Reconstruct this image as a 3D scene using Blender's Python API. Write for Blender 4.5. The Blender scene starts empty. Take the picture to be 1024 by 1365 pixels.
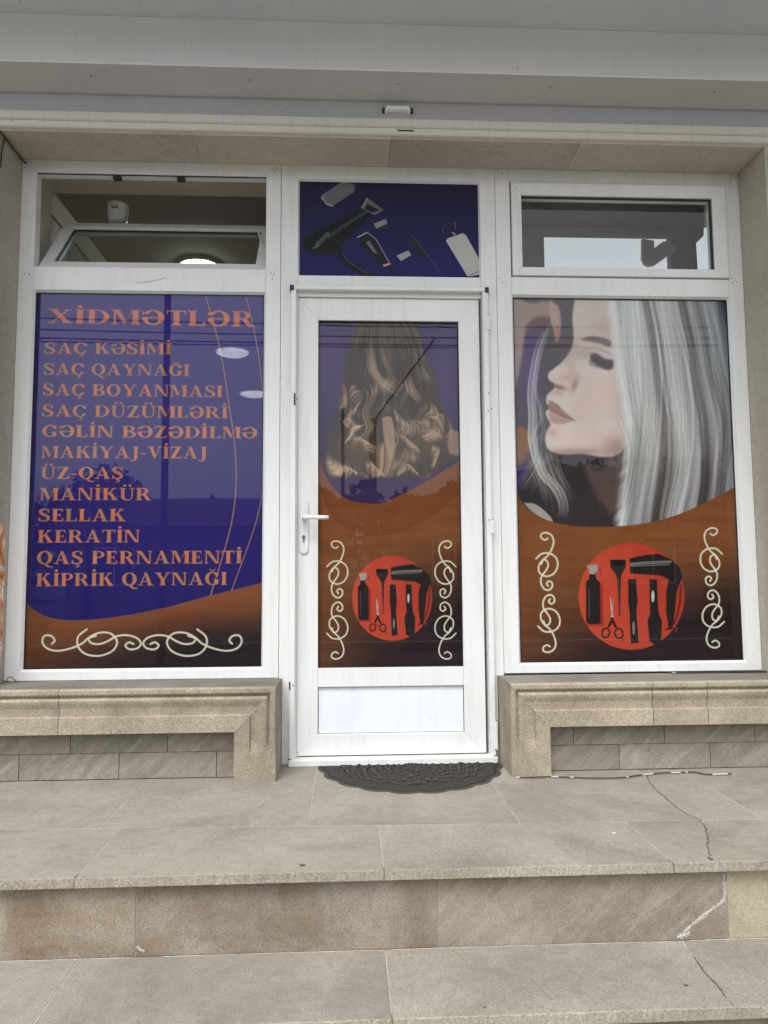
import bpy, bmesh, math, random
import numpy as np
from mathutils import Vector, Matrix
rad = math.radians
C = bpy.data.collections.new('scene'); bpy.context.scene.collection.children.link(C)
SC = bpy.context.scene

# ------------------------------------------------------------------ camera, sky, sun, exposure
YAW, PITCH, ROLL = 0.04851, 0.085087, -0.0062856
CAM = np.array([0.0, -3.3, 0.80])
_f = np.array([math.sin(YAW)*math.cos(PITCH), math.cos(YAW)*math.cos(PITCH), math.sin(PITCH)])
_r = np.array([math.cos(YAW), -math.sin(YAW), 0.0]); _u = np.cross(_r, _f)
_c, _s = math.cos(ROLL), math.sin(ROLL)
RT, UP = _c*_r+_s*_u, -_s*_r+_c*_u
cd = bpy.data.cameras.new('camera'); cam = bpy.data.objects.new('camera', cd); C.objects.link(cam)
cam.matrix_world = Matrix(((RT[0], UP[0], -_f[0], CAM[0]), (RT[1], UP[1], -_f[1], CAM[1]), (RT[2], UP[2], -_f[2], CAM[2]), (0, 0, 0, 1)))
cd.sensor_fit = 'VERTICAL'; cd.sensor_height = 36; cd.lens = 1000/1365*36; cd.clip_start = 0.05; cd.clip_end = 1000
SC.camera = cam

SUN_EL, SUN_AZ = rad(60), rad(200)      # azimuth clockwise from +y: behind the viewer, a little to the left
W = bpy.data.worlds.new('World'); SC.world = W; W.use_nodes = True
nt = W.node_tree; nt.nodes.clear()
sky = nt.nodes.new('ShaderNodeTexSky'); sky.sky_type = 'NISHITA'; sky.sun_disc = False
sky.sun_elevation = SUN_EL; sky.sun_rotation = SUN_AZ; sky.air_density = 1.0; sky.dust_density = 4.0
hs = nt.nodes.new('ShaderNodeHueSaturation'); hs.inputs['Saturation'].default_value = 0.22
bg = nt.nodes.new('ShaderNodeBackground'); bg.inputs['Strength'].default_value = 0.15
wo = nt.nodes.new('ShaderNodeOutputWorld')
nt.links.new(sky.outputs[0], hs.inputs['Color']); nt.links.new(hs.outputs[0], bg.inputs[0]); nt.links.new(bg.outputs[0], wo.inputs[0])
sd = bpy.data.lights.new('sun', 'SUN'); sd.energy = 0.8; sd.angle = rad(22); sd.color = (1, 0.985, 0.96)
sun = bpy.data.objects.new('sun', sd); C.objects.link(sun)
sv = Vector((math.sin(SUN_AZ)*math.cos(SUN_EL), math.cos(SUN_AZ)*math.cos(SUN_EL), math.sin(SUN_EL)))
sun.rotation_euler = sv.to_track_quat('Z', 'Y').to_euler(); sun.location = sv*20
SC.render.engine = 'CYCLES'
vs = SC.view_settings; vs.view_transform = 'Standard'; vs.look = 'None'; vs.gamma = 1; vs.use_curve_mapping = False
vs.exposure = 1.0

# ------------------------------------------------------------------ survey: photo bearings onto real planes
def bearing(px, py): return (px-512)/1000*RT-(py-682.5)/1000*UP+_f
def on_y(px, py, y=0.0):
    d = bearing(px, py); p = CAM+d*((y-CAM[1])/d[1]); return float(p[0]), float(p[2])
def on_z(px, py, z=0.0):
    d = bearing(px, py); p = CAM+d*((z-CAM[2])/d[2]); return float(p[0]), float(p[1])

# ------------------------------------------------------------------ object helpers
def tag(o, label=None, cat=None, group=None, kind=None):
    for k, v in (('label', label), ('category', cat), ('group', group), ('kind', kind)):
        if v: o[k] = v
    return o
def thing(name, label, cat, loc=(0, 0, 0), group=None, kind=None):
    o = bpy.data.objects.new(name, None); C.objects.link(o); o.location = loc; o.empty_display_size = .1
    return tag(o, label, cat, group, kind)
def obj(name, bm, mat, parent=None, smooth=False, loc=None, **kw):
    me = bpy.data.meshes.new(name)
    if isinstance(bm, bmesh.types.BMesh):
        bmesh.ops.recalc_face_normals(bm, faces=bm.faces); bm.to_mesh(me); bm.free()
    else: me.from_pydata(*bm); me.update()
    for m in (mat if isinstance(mat, (list, tuple)) else [mat]): me.materials.append(m)
    if smooth: me.shade_smooth()
    o = bpy.data.objects.new(name, me); C.objects.link(o)
    if loc is not None: o.location = loc
    if parent is not None:
        o.parent = parent
        # parts are modelled in scene coordinates: undo the chain of parents' offsets
        off = Vector((0, 0, 0)); p = parent
        while p is not None: off += p.location; p = p.parent
        if loc is None: o.location = -off
        else: o.location = Vector(loc)-off
    return tag(o, **kw)
def box(bm, x0, x1, y0, y1, z0, z1, bev=0.0):
    vs_ = [bm.verts.new(p) for p in ((x0, y0, z0), (x1, y0, z0), (x1, y1, z0), (x0, y1, z0), (x0, y0, z1), (x1, y0, z1), (x1, y1, z1), (x0, y1, z1))]
    fs = [bm.faces.new([vs_[i] for i in q]) for q in ((0, 3, 2, 1), (4, 5, 6, 7), (0, 1, 5, 4), (1, 2, 6, 5), (2, 3, 7, 6), (3, 0, 4, 7))]
    if bev:
        es = list({e for f in fs for e in f.edges})
        bmesh.ops.bevel(bm, geom=es, offset=bev, segments=2, affect='EDGES', profile=.6)
def B(*a, **k):
    bm = bmesh.new(); box(bm, *a, **k); return bm
def prism(bm, pts, axis, a, b, bev=0.0):
    """polygon pts extruded along axis from a to b ('y': pts are x,z; 'z': pts are x,y; 'x': pts are y,z)"""
    f3 = {'y': lambda p, t: (p[0], t, p[1]), 'z': lambda p, t: (p[0], p[1], t), 'x': lambda p, t: (t, p[0], p[1])}[axis]
    A = [bm.verts.new(f3(p, a)) for p in pts]; Bv = [bm.verts.new(f3(p, b)) for p in pts]
    n = len(pts); fs = [bm.faces.new(A), bm.faces.new(Bv[::-1])]
    for i in range(n): fs.append(bm.faces.new((A[i], Bv[i], Bv[(i+1) % n], A[(i+1) % n])))
    if bev:
        es = list({e for f in fs for e in f.edges})
        bmesh.ops.bevel(bm, geom=es, offset=bev, segments=1, affect='EDGES', clamp_overlap=True)
def P(pts, axis, a, b, bev=0.0):
    bm = bmesh.new(); prism(bm, pts, axis, a, b, bev); return bm
def tube(bm, pts, r, seg=8, cap=True):
    pts = [Vector(p) for p in pts]; rs = r if isinstance(r, (list, tuple)) else [r]*len(pts); rings = []
    prev = None
    for i, p in enumerate(pts):
        d = (pts[min(i+1, len(pts)-1)]-pts[max(i-1, 0)]).normalized()
        if prev is None:
            a = Vector((0, 0, 1)) if abs(d.z) < .9 else Vector((1, 0, 0)); n = d.cross(a).normalized()
        else: n = (prev-d*prev.dot(d)).normalized()
        prev = n; b = d.cross(n)
        rings.append([bm.verts.new(p+(n*math.cos(t)+b*math.sin(t))*rs[i]) for t in [2*math.pi*k/seg for k in range(seg)]])
    for i in range(len(rings)-1):
        for k in range(seg): bm.faces.new((rings[i][k], rings[i][(k+1) % seg], rings[i+1][(k+1) % seg], rings[i+1][k]))
    if cap: bm.faces.new(rings[0][::-1]); bm.faces.new(rings[-1])
def T(pts, r, seg=8):
    bm = bmesh.new(); tube(bm, pts, r, seg); return bm
def spline(pts, n=8):
    P_ = [np.array(p, float) for p in pts]; P_ = [2*P_[0]-P_[1]]+P_+[2*P_[-1]-P_[-2]]; out = []
    for i in range(1, len(P_)-2):
        for k in range(n):
            t = k/n; a, b, c, d = P_[i-1:i+3]
            out.append(.5*((2*b)+(-a+c)*t+(2*a-5*b+4*c-d)*t*t+(-a+3*b-3*c+d)*t**3))
    out.append(P_[-2]); return out
def lathe(bm, prof, cx, cy, seg=24, zdir=1, z0=0):
    rings = []
    for r, z in prof: rings.append([bm.verts.new((cx+r*math.cos(2*math.pi*k/seg), cy+r*math.sin(2*math.pi*k/seg), z0+z)) for k in range(seg)])
    for i in range(len(rings)-1):
        for k in range(seg): bm.faces.new((rings[i][k], rings[i][(k+1) % seg], rings[i+1][(k+1) % seg], rings[i+1][k]))
    bm.faces.new(rings[0][::-1]); bm.faces.new(rings[-1])

# ------------------------------------------------------------------ procedural materials
def srgb(c):
    f = lambda v: (v/12.92 if v <= .04045 else ((v+.055)/1.055)**2.4)
    return tuple(f(v/255) for v in c)+(1,)
class M:
    def __init__(s, name, rough=.6, metal=0.0):
        s.m = bpy.data.materials.new(name); s.m.use_nodes = True; s.t = s.m.node_tree; s.b = s.t.nodes['Principled BSDF']
        s.b.inputs['Roughness'].default_value = rough; s.b.inputs['Metallic'].default_value = metal; s.co = None
    def n(s, ty, **k):
        nd = s.t.nodes.new(ty)
        for a, v in k.items():
            if a in nd.inputs: nd.inputs[a].default_value = v
            else: setattr(nd, a, v)
        return nd
    def l(s, a, b): s.t.links.new(a, b)
    def coord(s, scale=(1, 1, 1), rand=True, rot=(0, 0, 0)):
        g = s.n('ShaderNodeNewGeometry'); mp = s.n('ShaderNodeMapping'); mp.inputs['Scale'].default_value = scale; mp.inputs['Rotation'].default_value = rot
        if rand:
            oi = s.n('ShaderNodeObjectInfo'); cb = s.n('ShaderNodeCombineXYZ'); mu = s.n('ShaderNodeMath', operation='MULTIPLY'); mu.inputs[1].default_value = 37.0
            s.l(oi.outputs['Random'], mu.inputs[0])
            for i in range(3): s.l(mu.outputs[0], cb.inputs[i])
            ad = s.n('ShaderNodeVectorMath', operation='ADD'); s.l(g.outputs['Position'], ad.inputs[0]); s.l(cb.outputs[0], ad.inputs[1]); s.l(ad.outputs[0], mp.inputs['Vector'])
        else: s.l(g.outputs['Position'], mp.inputs['Vector'])
        return mp.outputs[0]
    def noise(s, co, scale, detail=6, rough=.6, dist=0):
        x = s.n('ShaderNodeTexNoise'); x.inputs['Scale'].default_value = scale; x.inputs['Detail'].default_value = detail
        x.inputs['Roughness'].default_value = rough; x.inputs['Distortion'].default_value = dist; s.l(co, x.inputs['Vector']); return x.outputs['Fac']
    def ramp(s, fac, stops, interp='LINEAR'):
        x = s.n('ShaderNodeValToRGB'); x.color_ramp.interpolation = interp
        e = x.color_ramp.elements
        while len(e) < len(stops): e.new(.5)
        for i, (p, c) in enumerate(stops): e[i].position = p; e[i].color = c if len(c) == 4 else tuple(c)+(1,)
        s.l(fac, x.inputs[0]); return x.outputs[0]
    def mix(s, fac, a, b, mode='MIX'):
        x = s.n('ShaderNodeMix'); x.data_type = 'RGBA'; x.blend_type = mode
        for sock, v in ((x.inputs[0], fac), (x.inputs[6], a), (x.inputs[7], b)):
            if hasattr(v, 'is_output'): s.l(v, sock)
            else: sock.default_value = v
        return x.outputs[2]
    def tone(s):   # small difference from one piece to the next
        oi = s.n('ShaderNodeObjectInfo'); return s.ramp(oi.outputs['Random'], [(0, (.86, .86, .87)), (1, (1.0, .99, .97))])
    def color(s, c):
        if hasattr(c, 'is_output'): s.l(c, s.b.inputs['Base Color'])
        else: s.b.inputs['Base Color'].default_value = c
    def bump(s, h, strength=.3, dist=.002):
        x = s.n('ShaderNodeBump'); x.inputs['Strength'].default_value = strength; x.inputs['Distance'].default_value = dist
        s.l(h, x.inputs['Height'])
        if s.b.inputs['Normal'].is_linked: s.l(s.b.inputs['Normal'].links[0].from_socket, x.inputs['Normal'])
        s.l(x.outputs[0], s.b.inputs['Normal'])
def plain(name, c, rough=.6, metal=0.0, var=.12, sc=8):
    m = M(name, rough, metal); co = m.coord(); k = srgb(c)
    lo = tuple(v*(1-var) for v in k[:3]); hi = tuple(min(1, v*(1+var)) for v in k[:3])
    f = m.noise(co, sc); m.color(m.ramp(f, [(.3, lo), (.7, hi)])); m.bump(m.noise(co, sc*20, 3), .1, .001)
    return m.m
def stone(name, c1, c2, stain, grain=260, grain_amt=.35, vein=None, rough=.8, bump=.35, stain_lo=.52, blotch=2.2, light=None):
    m = M(name, rough); co = m.coord()
    base = m.ramp(m.noise(co, blotch, 7, .62, .3), [(.3, srgb(c1)), (.68, srgb(c2))])
    st = m.ramp(m.noise(co, 1.7, 9, .7, .8), [(stain_lo, (0, 0, 0)), (stain_lo+.2, (1, 1, 1))])
    base = m.mix(m.ramp(st, [(0, (0, 0, 0)), (1, (.6, .6, .6))]), base, srgb(stain))
    if vein:
        c0 = m.coord((1, 1, 1), True, (0, rad(40), 0)); mp2 = m.n('ShaderNodeMapping'); mp2.inputs['Scale'].default_value = (2.2, 2, 13); m.l(c0, mp2.inputs['Vector']); vn = m.noise(mp2.outputs[0], 1.5, 8, .68, .7)
        base = m.mix(m.ramp(vn, [(.45, (0, 0, 0)), (.72, (.75, .75, .75))]), base, srgb(vein))
    g = m.noise(co, grain, 2, .7)
    base = m.mix(grain_amt, base, m.ramp(g, [(.34, (.18, .17, .16)), (.5, (.5, .5, .5)), (.68, (.85, .84, .8))]), 'OVERLAY')
    mid = m.noise(co, 34, 6, .75)
    base = m.mix(.4, base, m.ramp(mid, [(.3, (.34, .335, .33)), (.7, (.64, .64, .63))]), 'OVERLAY')
    pore = m.ramp(m.noise(co, 120, 2, .5), [(.27, (.4, .4, .4)), (.36, (0, 0, 0))]); base = m.mix(pore, base, srgb([v*.55 for v in stain]))
    if light:
        lf = m.ramp(m.noise(co, 14, 8, .75, .6), [(.62, (0, 0, 0)), (.7, (.7, .7, .7))]); base = m.mix(lf, base, srgb(light))
    big = m.ramp(m.noise(co, 5, 7, .7, .5), [(.60, (0, 0, 0)), (.72, (.32, .32, .32))]); base = m.mix(big, base, srgb([v*.7 for v in stain]))
    spk = m.ramp(m.noise(co, 70, 3, .6), [(.70, (0, 0, 0)), (.76, (.55, .55, .55))]); base = m.mix(spk, base, srgb([v*.45 for v in stain]))
    base = m.mix(1.0, base, m.tone(), 'MULTIPLY')
    m.color(base); m.bump(mid, bump, .003); m.bump(g, bump*.8, .0012)
    return m.m
MAT = {}
MAT['slab'] = stone('floor_stone', (128, 124, 115), (148, 144, 134), (104, 99, 91), 210, .34, None, .86, .32, .48, 2.8)
MAT['sill'] = stone('sill_stone', (116, 112, 104), (138, 133, 124), (86, 82, 76), 260, .35, None, .85, .4, .45, 3)
MAT['nosing'] = stone('nosing_stone', (138, 134, 120), (160, 156, 142), (106, 102, 92), 200, .45, None, .85, .6)
MAT['riser'] = stone('riser_granite', (112, 98, 82), (160, 152, 140), (112, 92, 70), 300, .42, None, .8, .5, .50, 4.2)
MAT['riser_vein'] = stone('veined_riser_stone', (124, 112, 96), (154, 146, 132), (120, 98, 76), 240, .28, (168, 160, 146), .8, .4, .50, 3.6)
MAT['riser_yellow'] = stone('yellow_riser_stone', (158, 149, 127), (172, 163, 143), (132, 121, 100), 260, .3, None, .8, .5)
MAT['mould'] = stone('moulding_stone', (146, 136, 119), (172, 162, 145), (112, 101, 86), 170, .40, None, .92, .8, .48, 5, (190, 181, 164))
MAT['tile'] = stone('veined_tile_stone', (122, 117, 106), (142, 136, 125), (98, 92, 82), 240, .28, (166, 162, 152), .8, .35)
MAT['render'] = stone('painted_plaster', (176, 170, 157), (190, 184, 172), (152, 143, 126), 180, .16, None, .92, .45, .56, 1.5)
MAT['mortar'] = stone('pale_mortar', (160, 157, 149), (178, 174, 166), (130, 126, 118), 200, .4, None, .95, .6)
MAT['darkjoint'] = plain('dark_joint', (84, 78, 68), .95, 0, .3, 30)
MAT['asphalt'] = plain('asphalt', (66, 66, 66), .95, 0, .2, 20)
MAT['pave'] = stone('pavement_concrete', (150, 146, 138), (166, 162, 152), (120, 116, 108), 200, .4)
def pvc(name='white_plastic', c=(219, 221, 221), dirt=(176, 170, 156)):
    m = M(name, .32); co = m.coord((1, 1, 1), True)
    st = m.ramp(m.noise(m.coord((9, 9, .9)), 2.2, 8, .72, .4), [(.5, (0, 0, 0)), (.78, (.38, .38, .38))])
    base = m.mix(st, srgb(c), srgb(dirt))
    sp = m.ramp(m.noise(co, 55, 4, .6), [(.69, (0, 0, 0)), (.75, (.5, .5, .5))]); base = m.mix(sp, base, srgb((140, 132, 120)))
    m.color(base); m.b.inputs['IOR'].default_value = 1.45
    m.l(m.ramp(m.noise(co, 7, 5), [(.3, (.26, .26, .26)), (.7, (.5, .5, .5))]), m.b.inputs['Roughness'])
    m.bump(m.noise(co, 14, 3), .05, .002); return m.m
MAT['pvc'] = pvc(); MAT['panel'] = pvc('door_panel_plastic', (222, 226, 234), (190, 188, 186))
MAT['gasket'] = plain('black_gasket', (32, 32, 34), .6)
def shutter_metal(name, c1, c2, dirt):
    m = M(name, .42); m.b.inputs['Metallic'].default_value = .15
    co = m.coord((1, 1, 1), False); cs = m.coord((22, 2, 1.2), False)
    base = m.ramp(m.noise(co, 1.1, 5), [(.3, srgb(c1)), (.7, srgb(c2))])
    base = m.mix(m.ramp(m.noise(cs, 2.4, 8, .75), [(.5, (0, 0, 0)), (.8, (.24, .24, .24))]), base, srgb(dirt))
    sp = m.ramp(m.noise(co, 40, 3, .5), [(.73, (0, 0, 0)), (.77, (.7, .7, .7))]); base = m.mix(sp, base, srgb((110, 104, 98)))
    base = m.mix(.25, base, m.ramp(m.noise(co, 220, 2), [(.3, (.3, .3, .3)), (.7, (.7, .7, .7))]), 'OVERLAY')
    m.color(base); m.bump(m.noise(m.coord((1, 6, 6), False), 3, 3), .12, .004); return m.m
MAT['shutter'] = shutter_metal('shutter_metal_lit', (226, 230, 232), (236, 240, 242), (196, 197, 194))  # front face paint lightened: light falling on it is put into the colour
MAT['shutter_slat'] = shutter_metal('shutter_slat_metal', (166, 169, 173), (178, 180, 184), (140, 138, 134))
MAT['shutter_shaded'] = shutter_metal('shutter_metal_shaded', (172, 172, 172), (184, 184, 184), (150, 149, 146))  # same paint darkened: shade of the underside is put into the colour
MAT['canopy'] = shutter_metal('canopy_soffit_metal', (186, 194, 200), (204, 210, 214), (150, 152, 154))
MAT['trim'] = shutter_metal('aged_white_trim', (205, 200, 190), (220, 216, 208), (122, 106, 84))
def rubber():
    m = M('dusty_black_rubber', .85); m.b.inputs['Specular IOR Level'].default_value = .2; g = m.n('ShaderNodeNewGeometry'); co = m.coord()
    pt = m.ramp(g.outputs['Pointiness'], [(.47, srgb((14, 14, 13))), (.54, srgb((74, 71, 66)))])
    du = m.ramp(m.noise(co, 18, 7, .7), [(.35, (0, 0, 0)), (.75, (.35, .35, .35))]); m.color(m.mix(du, pt, srgb((52, 50, 46))))
    m.bump(m.noise(co, 160, 3), .3, .001); return m.m
MAT['rubber'] = rubber()
MAT['steel'] = plain('brushed_steel', (150, 150, 150), .35, .9)
MAT['dark'] = plain('dark_metal', (50, 48, 46), .5, .3)
MAT['cable'] = plain('grey_cable_sheath', (46, 42, 38), .6)
MAT['tape'] = plain('white_tape', (178, 175, 167), .7)
MAT['interior_wall'] = plain('interior_wall_paint', (180, 172, 160), .9, 0, .35, 6)
MAT['interior_ceiling'] = plain('interior_ceiling_paint', (150, 144, 134), .9, 0, .08, 2)
MAT['beam'] = plain('beam_paint', (226, 214, 194), .9, 0, .06, 2)
MAT['interior_floor'] = plain('interior_floor_tile', (120, 112, 104), .5, 0, .1, 2)
MAT['brown'] = plain('brown_curtain_cloth', (168, 154, 146), .9, 0, .1, 5)
def glass(name='window_glass', tint=(.93, .95, .94), k=2.0, wob=.0):
    m = M(name); t = m.t; t.nodes.remove(m.b)
    out = [n for n in t.nodes if n.type == 'OUTPUT_MATERIAL'][0]
    tr = m.n('ShaderNodeBsdfTransparent'); tr.inputs[0].default_value = tint+(1,)
    gl = m.n('ShaderNodeBsdfGlossy'); gl.inputs['Roughness'].default_value = 0.004; gl.inputs['Color'].default_value = (1, 1, 1, 1)
    co = m.coord((1, 1, 1), True); bu = m.n('ShaderNodeBump'); bu.inputs['Strength'].default_value = .12; bu.inputs['Distance'].default_value = .0008
    m.l(m.noise(co, 2.5, 1), bu.inputs['Height']); m.l(bu.outputs[0], gl.inputs['Normal'])
    fr = m.n('ShaderNodeFresnel'); fr.inputs['IOR'].default_value = 1.5
    mu = m.n('ShaderNodeMath', operation='MULTIPLY'); mu.use_clamp = True; mu.inputs[1].default_value = k; m.l(fr.outputs[0], mu.inputs[0])
    ge = m.n('ShaderNodeNewGeometry'); inv = m.n('ShaderNodeMath', operation='SUBTRACT'); inv.inputs[0].default_value = 1; m.l(ge.outputs['Backfacing'], inv.inputs[1])
    m2 = m.n('ShaderNodeMath', operation='MULTIPLY'); m.l(mu.outputs[0], m2.inputs[0]); m.l(inv.outputs[0], m2.inputs[1])
    mx = m.n('ShaderNodeMixShader'); m.l(m2.outputs[0], mx.inputs[0]); m.l(tr.outputs[0], mx.inputs[1]); m.l(gl.outputs[0], mx.inputs[2])
    m.l(mx.outputs[0], out.inputs[0]); return m.m
MAT['glass'] = glass(k=.78); MAT['glass_green'] = glass('tinted_glass', (.62, .67, .66), 2.2)
def emit(name, c, e):
    m = M(name, .5); m.b.inputs['Emission Color'].default_value = srgb(c); m.b.inputs['Emission Strength'].default_value = e; m.color(srgb(c)); return m.m
MAT['lamp'] = emit('lit_lamp_diffuser', (244, 250, 248), 26.0)
MAT['added_glow'] = emit('glowing_white_surface', (225, 232, 240), .30)  # emission added for bright patches behind the right transom, not a real source

# ------------------------------------------------------------------ painting the printed films
# a small raster painter: shapes are laid down in film coordinates, the result is the print on a flat film
class Film:
    def __init__(s, x0, x1, z0, z1, S=640, y=.03):
        s.x0, s.x1, s.z0, s.z1, s.S, s.y = x0, x1, z0, z1, S, y
        s.W = int((x1-x0)*S); s.H = int((z1-z0)*S); s.a = np.zeros((s.H, s.W, 3), np.float32)
        s.k = S/303.0     # film pixels per survey pixel
        # survey coordinates of every texel (bilinear in the film plane is enough)
        jj, ii = np.meshgrid(np.arange(s.W)+.5, np.arange(s.H)+.5)
        X = x0+jj/S; Z = z1-ii/S; d = np.stack([X-CAM[0], np.full_like(X, y-CAM[1]), Z-CAM[2]], -1)
        w = d@_f; s.U = (512+1000*(d@RT)/w).astype(np.float32); s.V = (682.5-1000*(d@UP)/w).astype(np.float32)
    def q(s, p):
        x, z = on_y(p[0], p[1], s.y); return ((x-s.x0)*s.S, (s.z1-z)*s.S)
    def blend(s, sl, cov, col, mode='n'):
        v = s.a[sl]; c = np.array(col, np.float32)
        if c.ndim == 1: c = c/255.
        v += (c-v)*cov[..., None]
    def win(s, pts, pad):
        P_ = np.array(pts); a = np.floor(P_.min(0)-pad).astype(int); b = np.ceil(P_.max(0)+pad).astype(int)+1
        x0, y0 = max(a[0], 0), max(a[1], 0); x1, y1 = min(b[0], s.W), min(b[1], s.H)
        if x1 <= x0 or y1 <= y0: return None
        X, Y = np.meshgrid(np.arange(x0, x1)+.5, np.arange(y0, y1)+.5); return (slice(y0, y1), slice(x0, x1)), X.astype(np.float32), Y.astype(np.float32)
    def sdf(s, pts, X, Y):
        d2 = np.full(X.shape, 1e12, np.float32); ins = np.zeros(X.shape, bool); n = len(pts)
        for i in range(n):
            ax, ay = pts[i]; bx, by = pts[(i+1) % n]; ex, ey = bx-ax, by-ay; L = ex*ex+ey*ey+1e-9
            t = np.clip(((X-ax)*ex+(Y-ay)*ey)/L, 0, 1); d2 = np.minimum(d2, (X-ax-t*ex)**2+(Y-ay-t*ey)**2)
            if ay != by: ins ^= ((ay > Y) != (by > Y)) & (X < ex*(Y-ay)/ey+ax)
        d = np.sqrt(d2); return np.where(ins, -d, d)
    def poly(s, pts, col, soft=.8, alpha=1.0, curve=False, mask=None):
        if curve: pts = spline(list(pts)+[pts[0]], 6)[:-1]
        p = [s.q(v) for v in pts]; w = s.win(p, soft+1)
        if w is None: return
        sl, X, Y = w; cov = np.clip(.5-s.sdf(p, X, Y)/(2*soft), 0, 1); cov = cov*cov*(3-2*cov)*alpha
        if mask is not None: cov = cov*mask[sl]
        s.blend(sl, cov, col)
    def polymask(s, pts, soft=.8, curve=False):
        if curve: pts = spline(list(pts)+[pts[0]], 6)[:-1]
        p = [s.q(v) for v in pts]; m = np.zeros((s.H, s.W), np.float32); w = s.win(p, soft+1)
        if w:
            sl, X, Y = w; c = np.clip(.5-s.sdf(p, X, Y)/(2*soft), 0, 1); m[sl] = c*c*(3-2*c)
        return m
    def ell(s, cx, cy, rx, ry, col, soft=.8, alpha=1.0, ang=0, ring=None, mask=None):
        c, sn = math.cos(ang), math.sin(ang); pts = []
        for k in range(40):
            t = k*math.pi/20; x, y = rx*math.cos(t), ry*math.sin(t); pts.append((cx+x*c-y*sn, cy+x*sn+y*c))
        if ring: s.stroke(pts+[pts[0]], ring, col, alpha, smooth=False, soft=soft)
        else: s.poly(pts, col, soft, alpha, mask=mask)
    def blob(s, cx, cy, rx, ry, col, alpha=1.0, ang=0, mask=None):
        c, sn = math.cos(ang), math.sin(ang)
        dx, dy = s.U-cx, s.V-cy; u = (dx*c+dy*sn)/rx; v = (-dx*sn+dy*c)/ry
        cov = np.exp(-(u*u+v*v))*alpha
        if mask is not None: cov = cov*mask
        s.blend((slice(None), slice(None)), cov, col)
    def stroke(s, pts, w, col, alpha=1.0, smooth=True, soft=.7, n=6, taper=False, mask=None):
        if smooth: pts = spline(pts, n)
        p = [s.q(v) for v in pts]; N = len(p)
        ws = [(w if not isinstance(w, (tuple, list)) else w[0]+(w[1]-w[0])*i/(N-1)) for i in range(N)]
        if taper: ws = [x*max(.08, math.sin(math.pi*min(1, max(0, i/(N-1))))**.6) for i, x in enumerate(ws)]
        ws = [max(x*s.k/2, .05) for x in ws]; W_ = s.win(p, max(ws)+2)
        if W_ is None: return
        (sy, sx), _, _ = W_; y0, x0 = sy.start, sx.start
        cov = np.zeros((sy.stop-y0, sx.stop-x0), np.float32)
        for i in range(N-1):
            (ax, ay), (bx, by) = p[i], p[i+1]; R_ = max(ws[i], ws[i+1])+2
            X0 = max(int(min(ax, bx)-R_), x0); X1 = min(int(max(ax, bx)+R_)+2, sx.stop); Y0 = max(int(min(ay, by)-R_), y0); Y1 = min(int(max(ay, by)+R_)+2, sy.stop)
            if X1 <= X0 or Y1 <= Y0: continue
            X = (np.arange(X0, X1)+.5)[None, :]; Y = (np.arange(Y0, Y1)+.5)[:, None]
            ex, ey = bx-ax, by-ay; L = ex*ex+ey*ey+1e-9; t = np.clip(((X-ax)*ex+(Y-ay)*ey)/L, 0, 1)
            d = np.sqrt((X-ax-t*ex)**2+(Y-ay-t*ey)**2)-(ws[i]+(ws[i+1]-ws[i])*t)
            c = np.clip(.5-d/(2*soft), 0, 1).astype(np.float32); v = cov[Y0-y0:Y1-y0, X0-x0:X1-x0]; np.maximum(v, c, out=v)
        cov *= alpha
        if mask is not None: cov = cov*mask[sy, sx]
        s.blend((sy, sx), cov, col)
    def soften(s, n=1):      # out-of-focus softness of an enlarged photo print
        for _ in range(n):
            for ax in (0, 1): s.a = (np.roll(s.a, 1, ax)+2*s.a+np.roll(s.a, -1, ax))/4
    def image(s, name):
        rs = np.random.RandomState(5); a = s.a.copy()
        a += (rs.rand(s.H, s.W, 1).astype(np.float32)-.5)*.02
        a *= 1+.022*np.sin(np.arange(s.H)*2*math.pi/3.7)[:, None, None]*rs.rand(s.H, 1, 1)        # ink-jet banding
        a = np.clip(a, 0, 1); im = bpy.data.images.new(name, s.W, s.H, alpha=False)
        px = np.ones((s.H, s.W, 4), np.float32); px[..., :3] = a[::-1]; im.pixels.foreach_set(px.ravel()); im.update(); im.pack(); return im
def fbm1(t, seed, octs=((6, 1), (17, .7), (41, .5), (97, .35))):
    rs = np.random.RandomState(seed); out = 0; tot = 0
    for f, a in octs:
        tab = rs.rand(2048); x = t*f+1000; i = np.floor(x).astype(int); fr = x-i; fr = fr*fr*(3-2*fr)
        out = out+a*(tab[i % 2048]*(1-fr)+tab[(i+1) % 2048]*fr); tot += a
    return out/tot
def noise2(U, V, sc, seed):
    rs = np.random.RandomState(seed); tab = rs.rand(64, 64); x = U/sc+100; y = V/sc+100; i = np.floor(x).astype(int); j = np.floor(y).astype(int); a = x-i; b = y-j
    a = a*a*(3-2*a); b = b*b*(3-2*b); t = lambda p, q_: tab[p % 64, q_ % 64]
    return (t(i, j)*(1-a)+t(i+1, j)*a)*(1-b)+(t(i, j+1)*(1-a)+t(i+1, j+1)*a)*b

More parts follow.
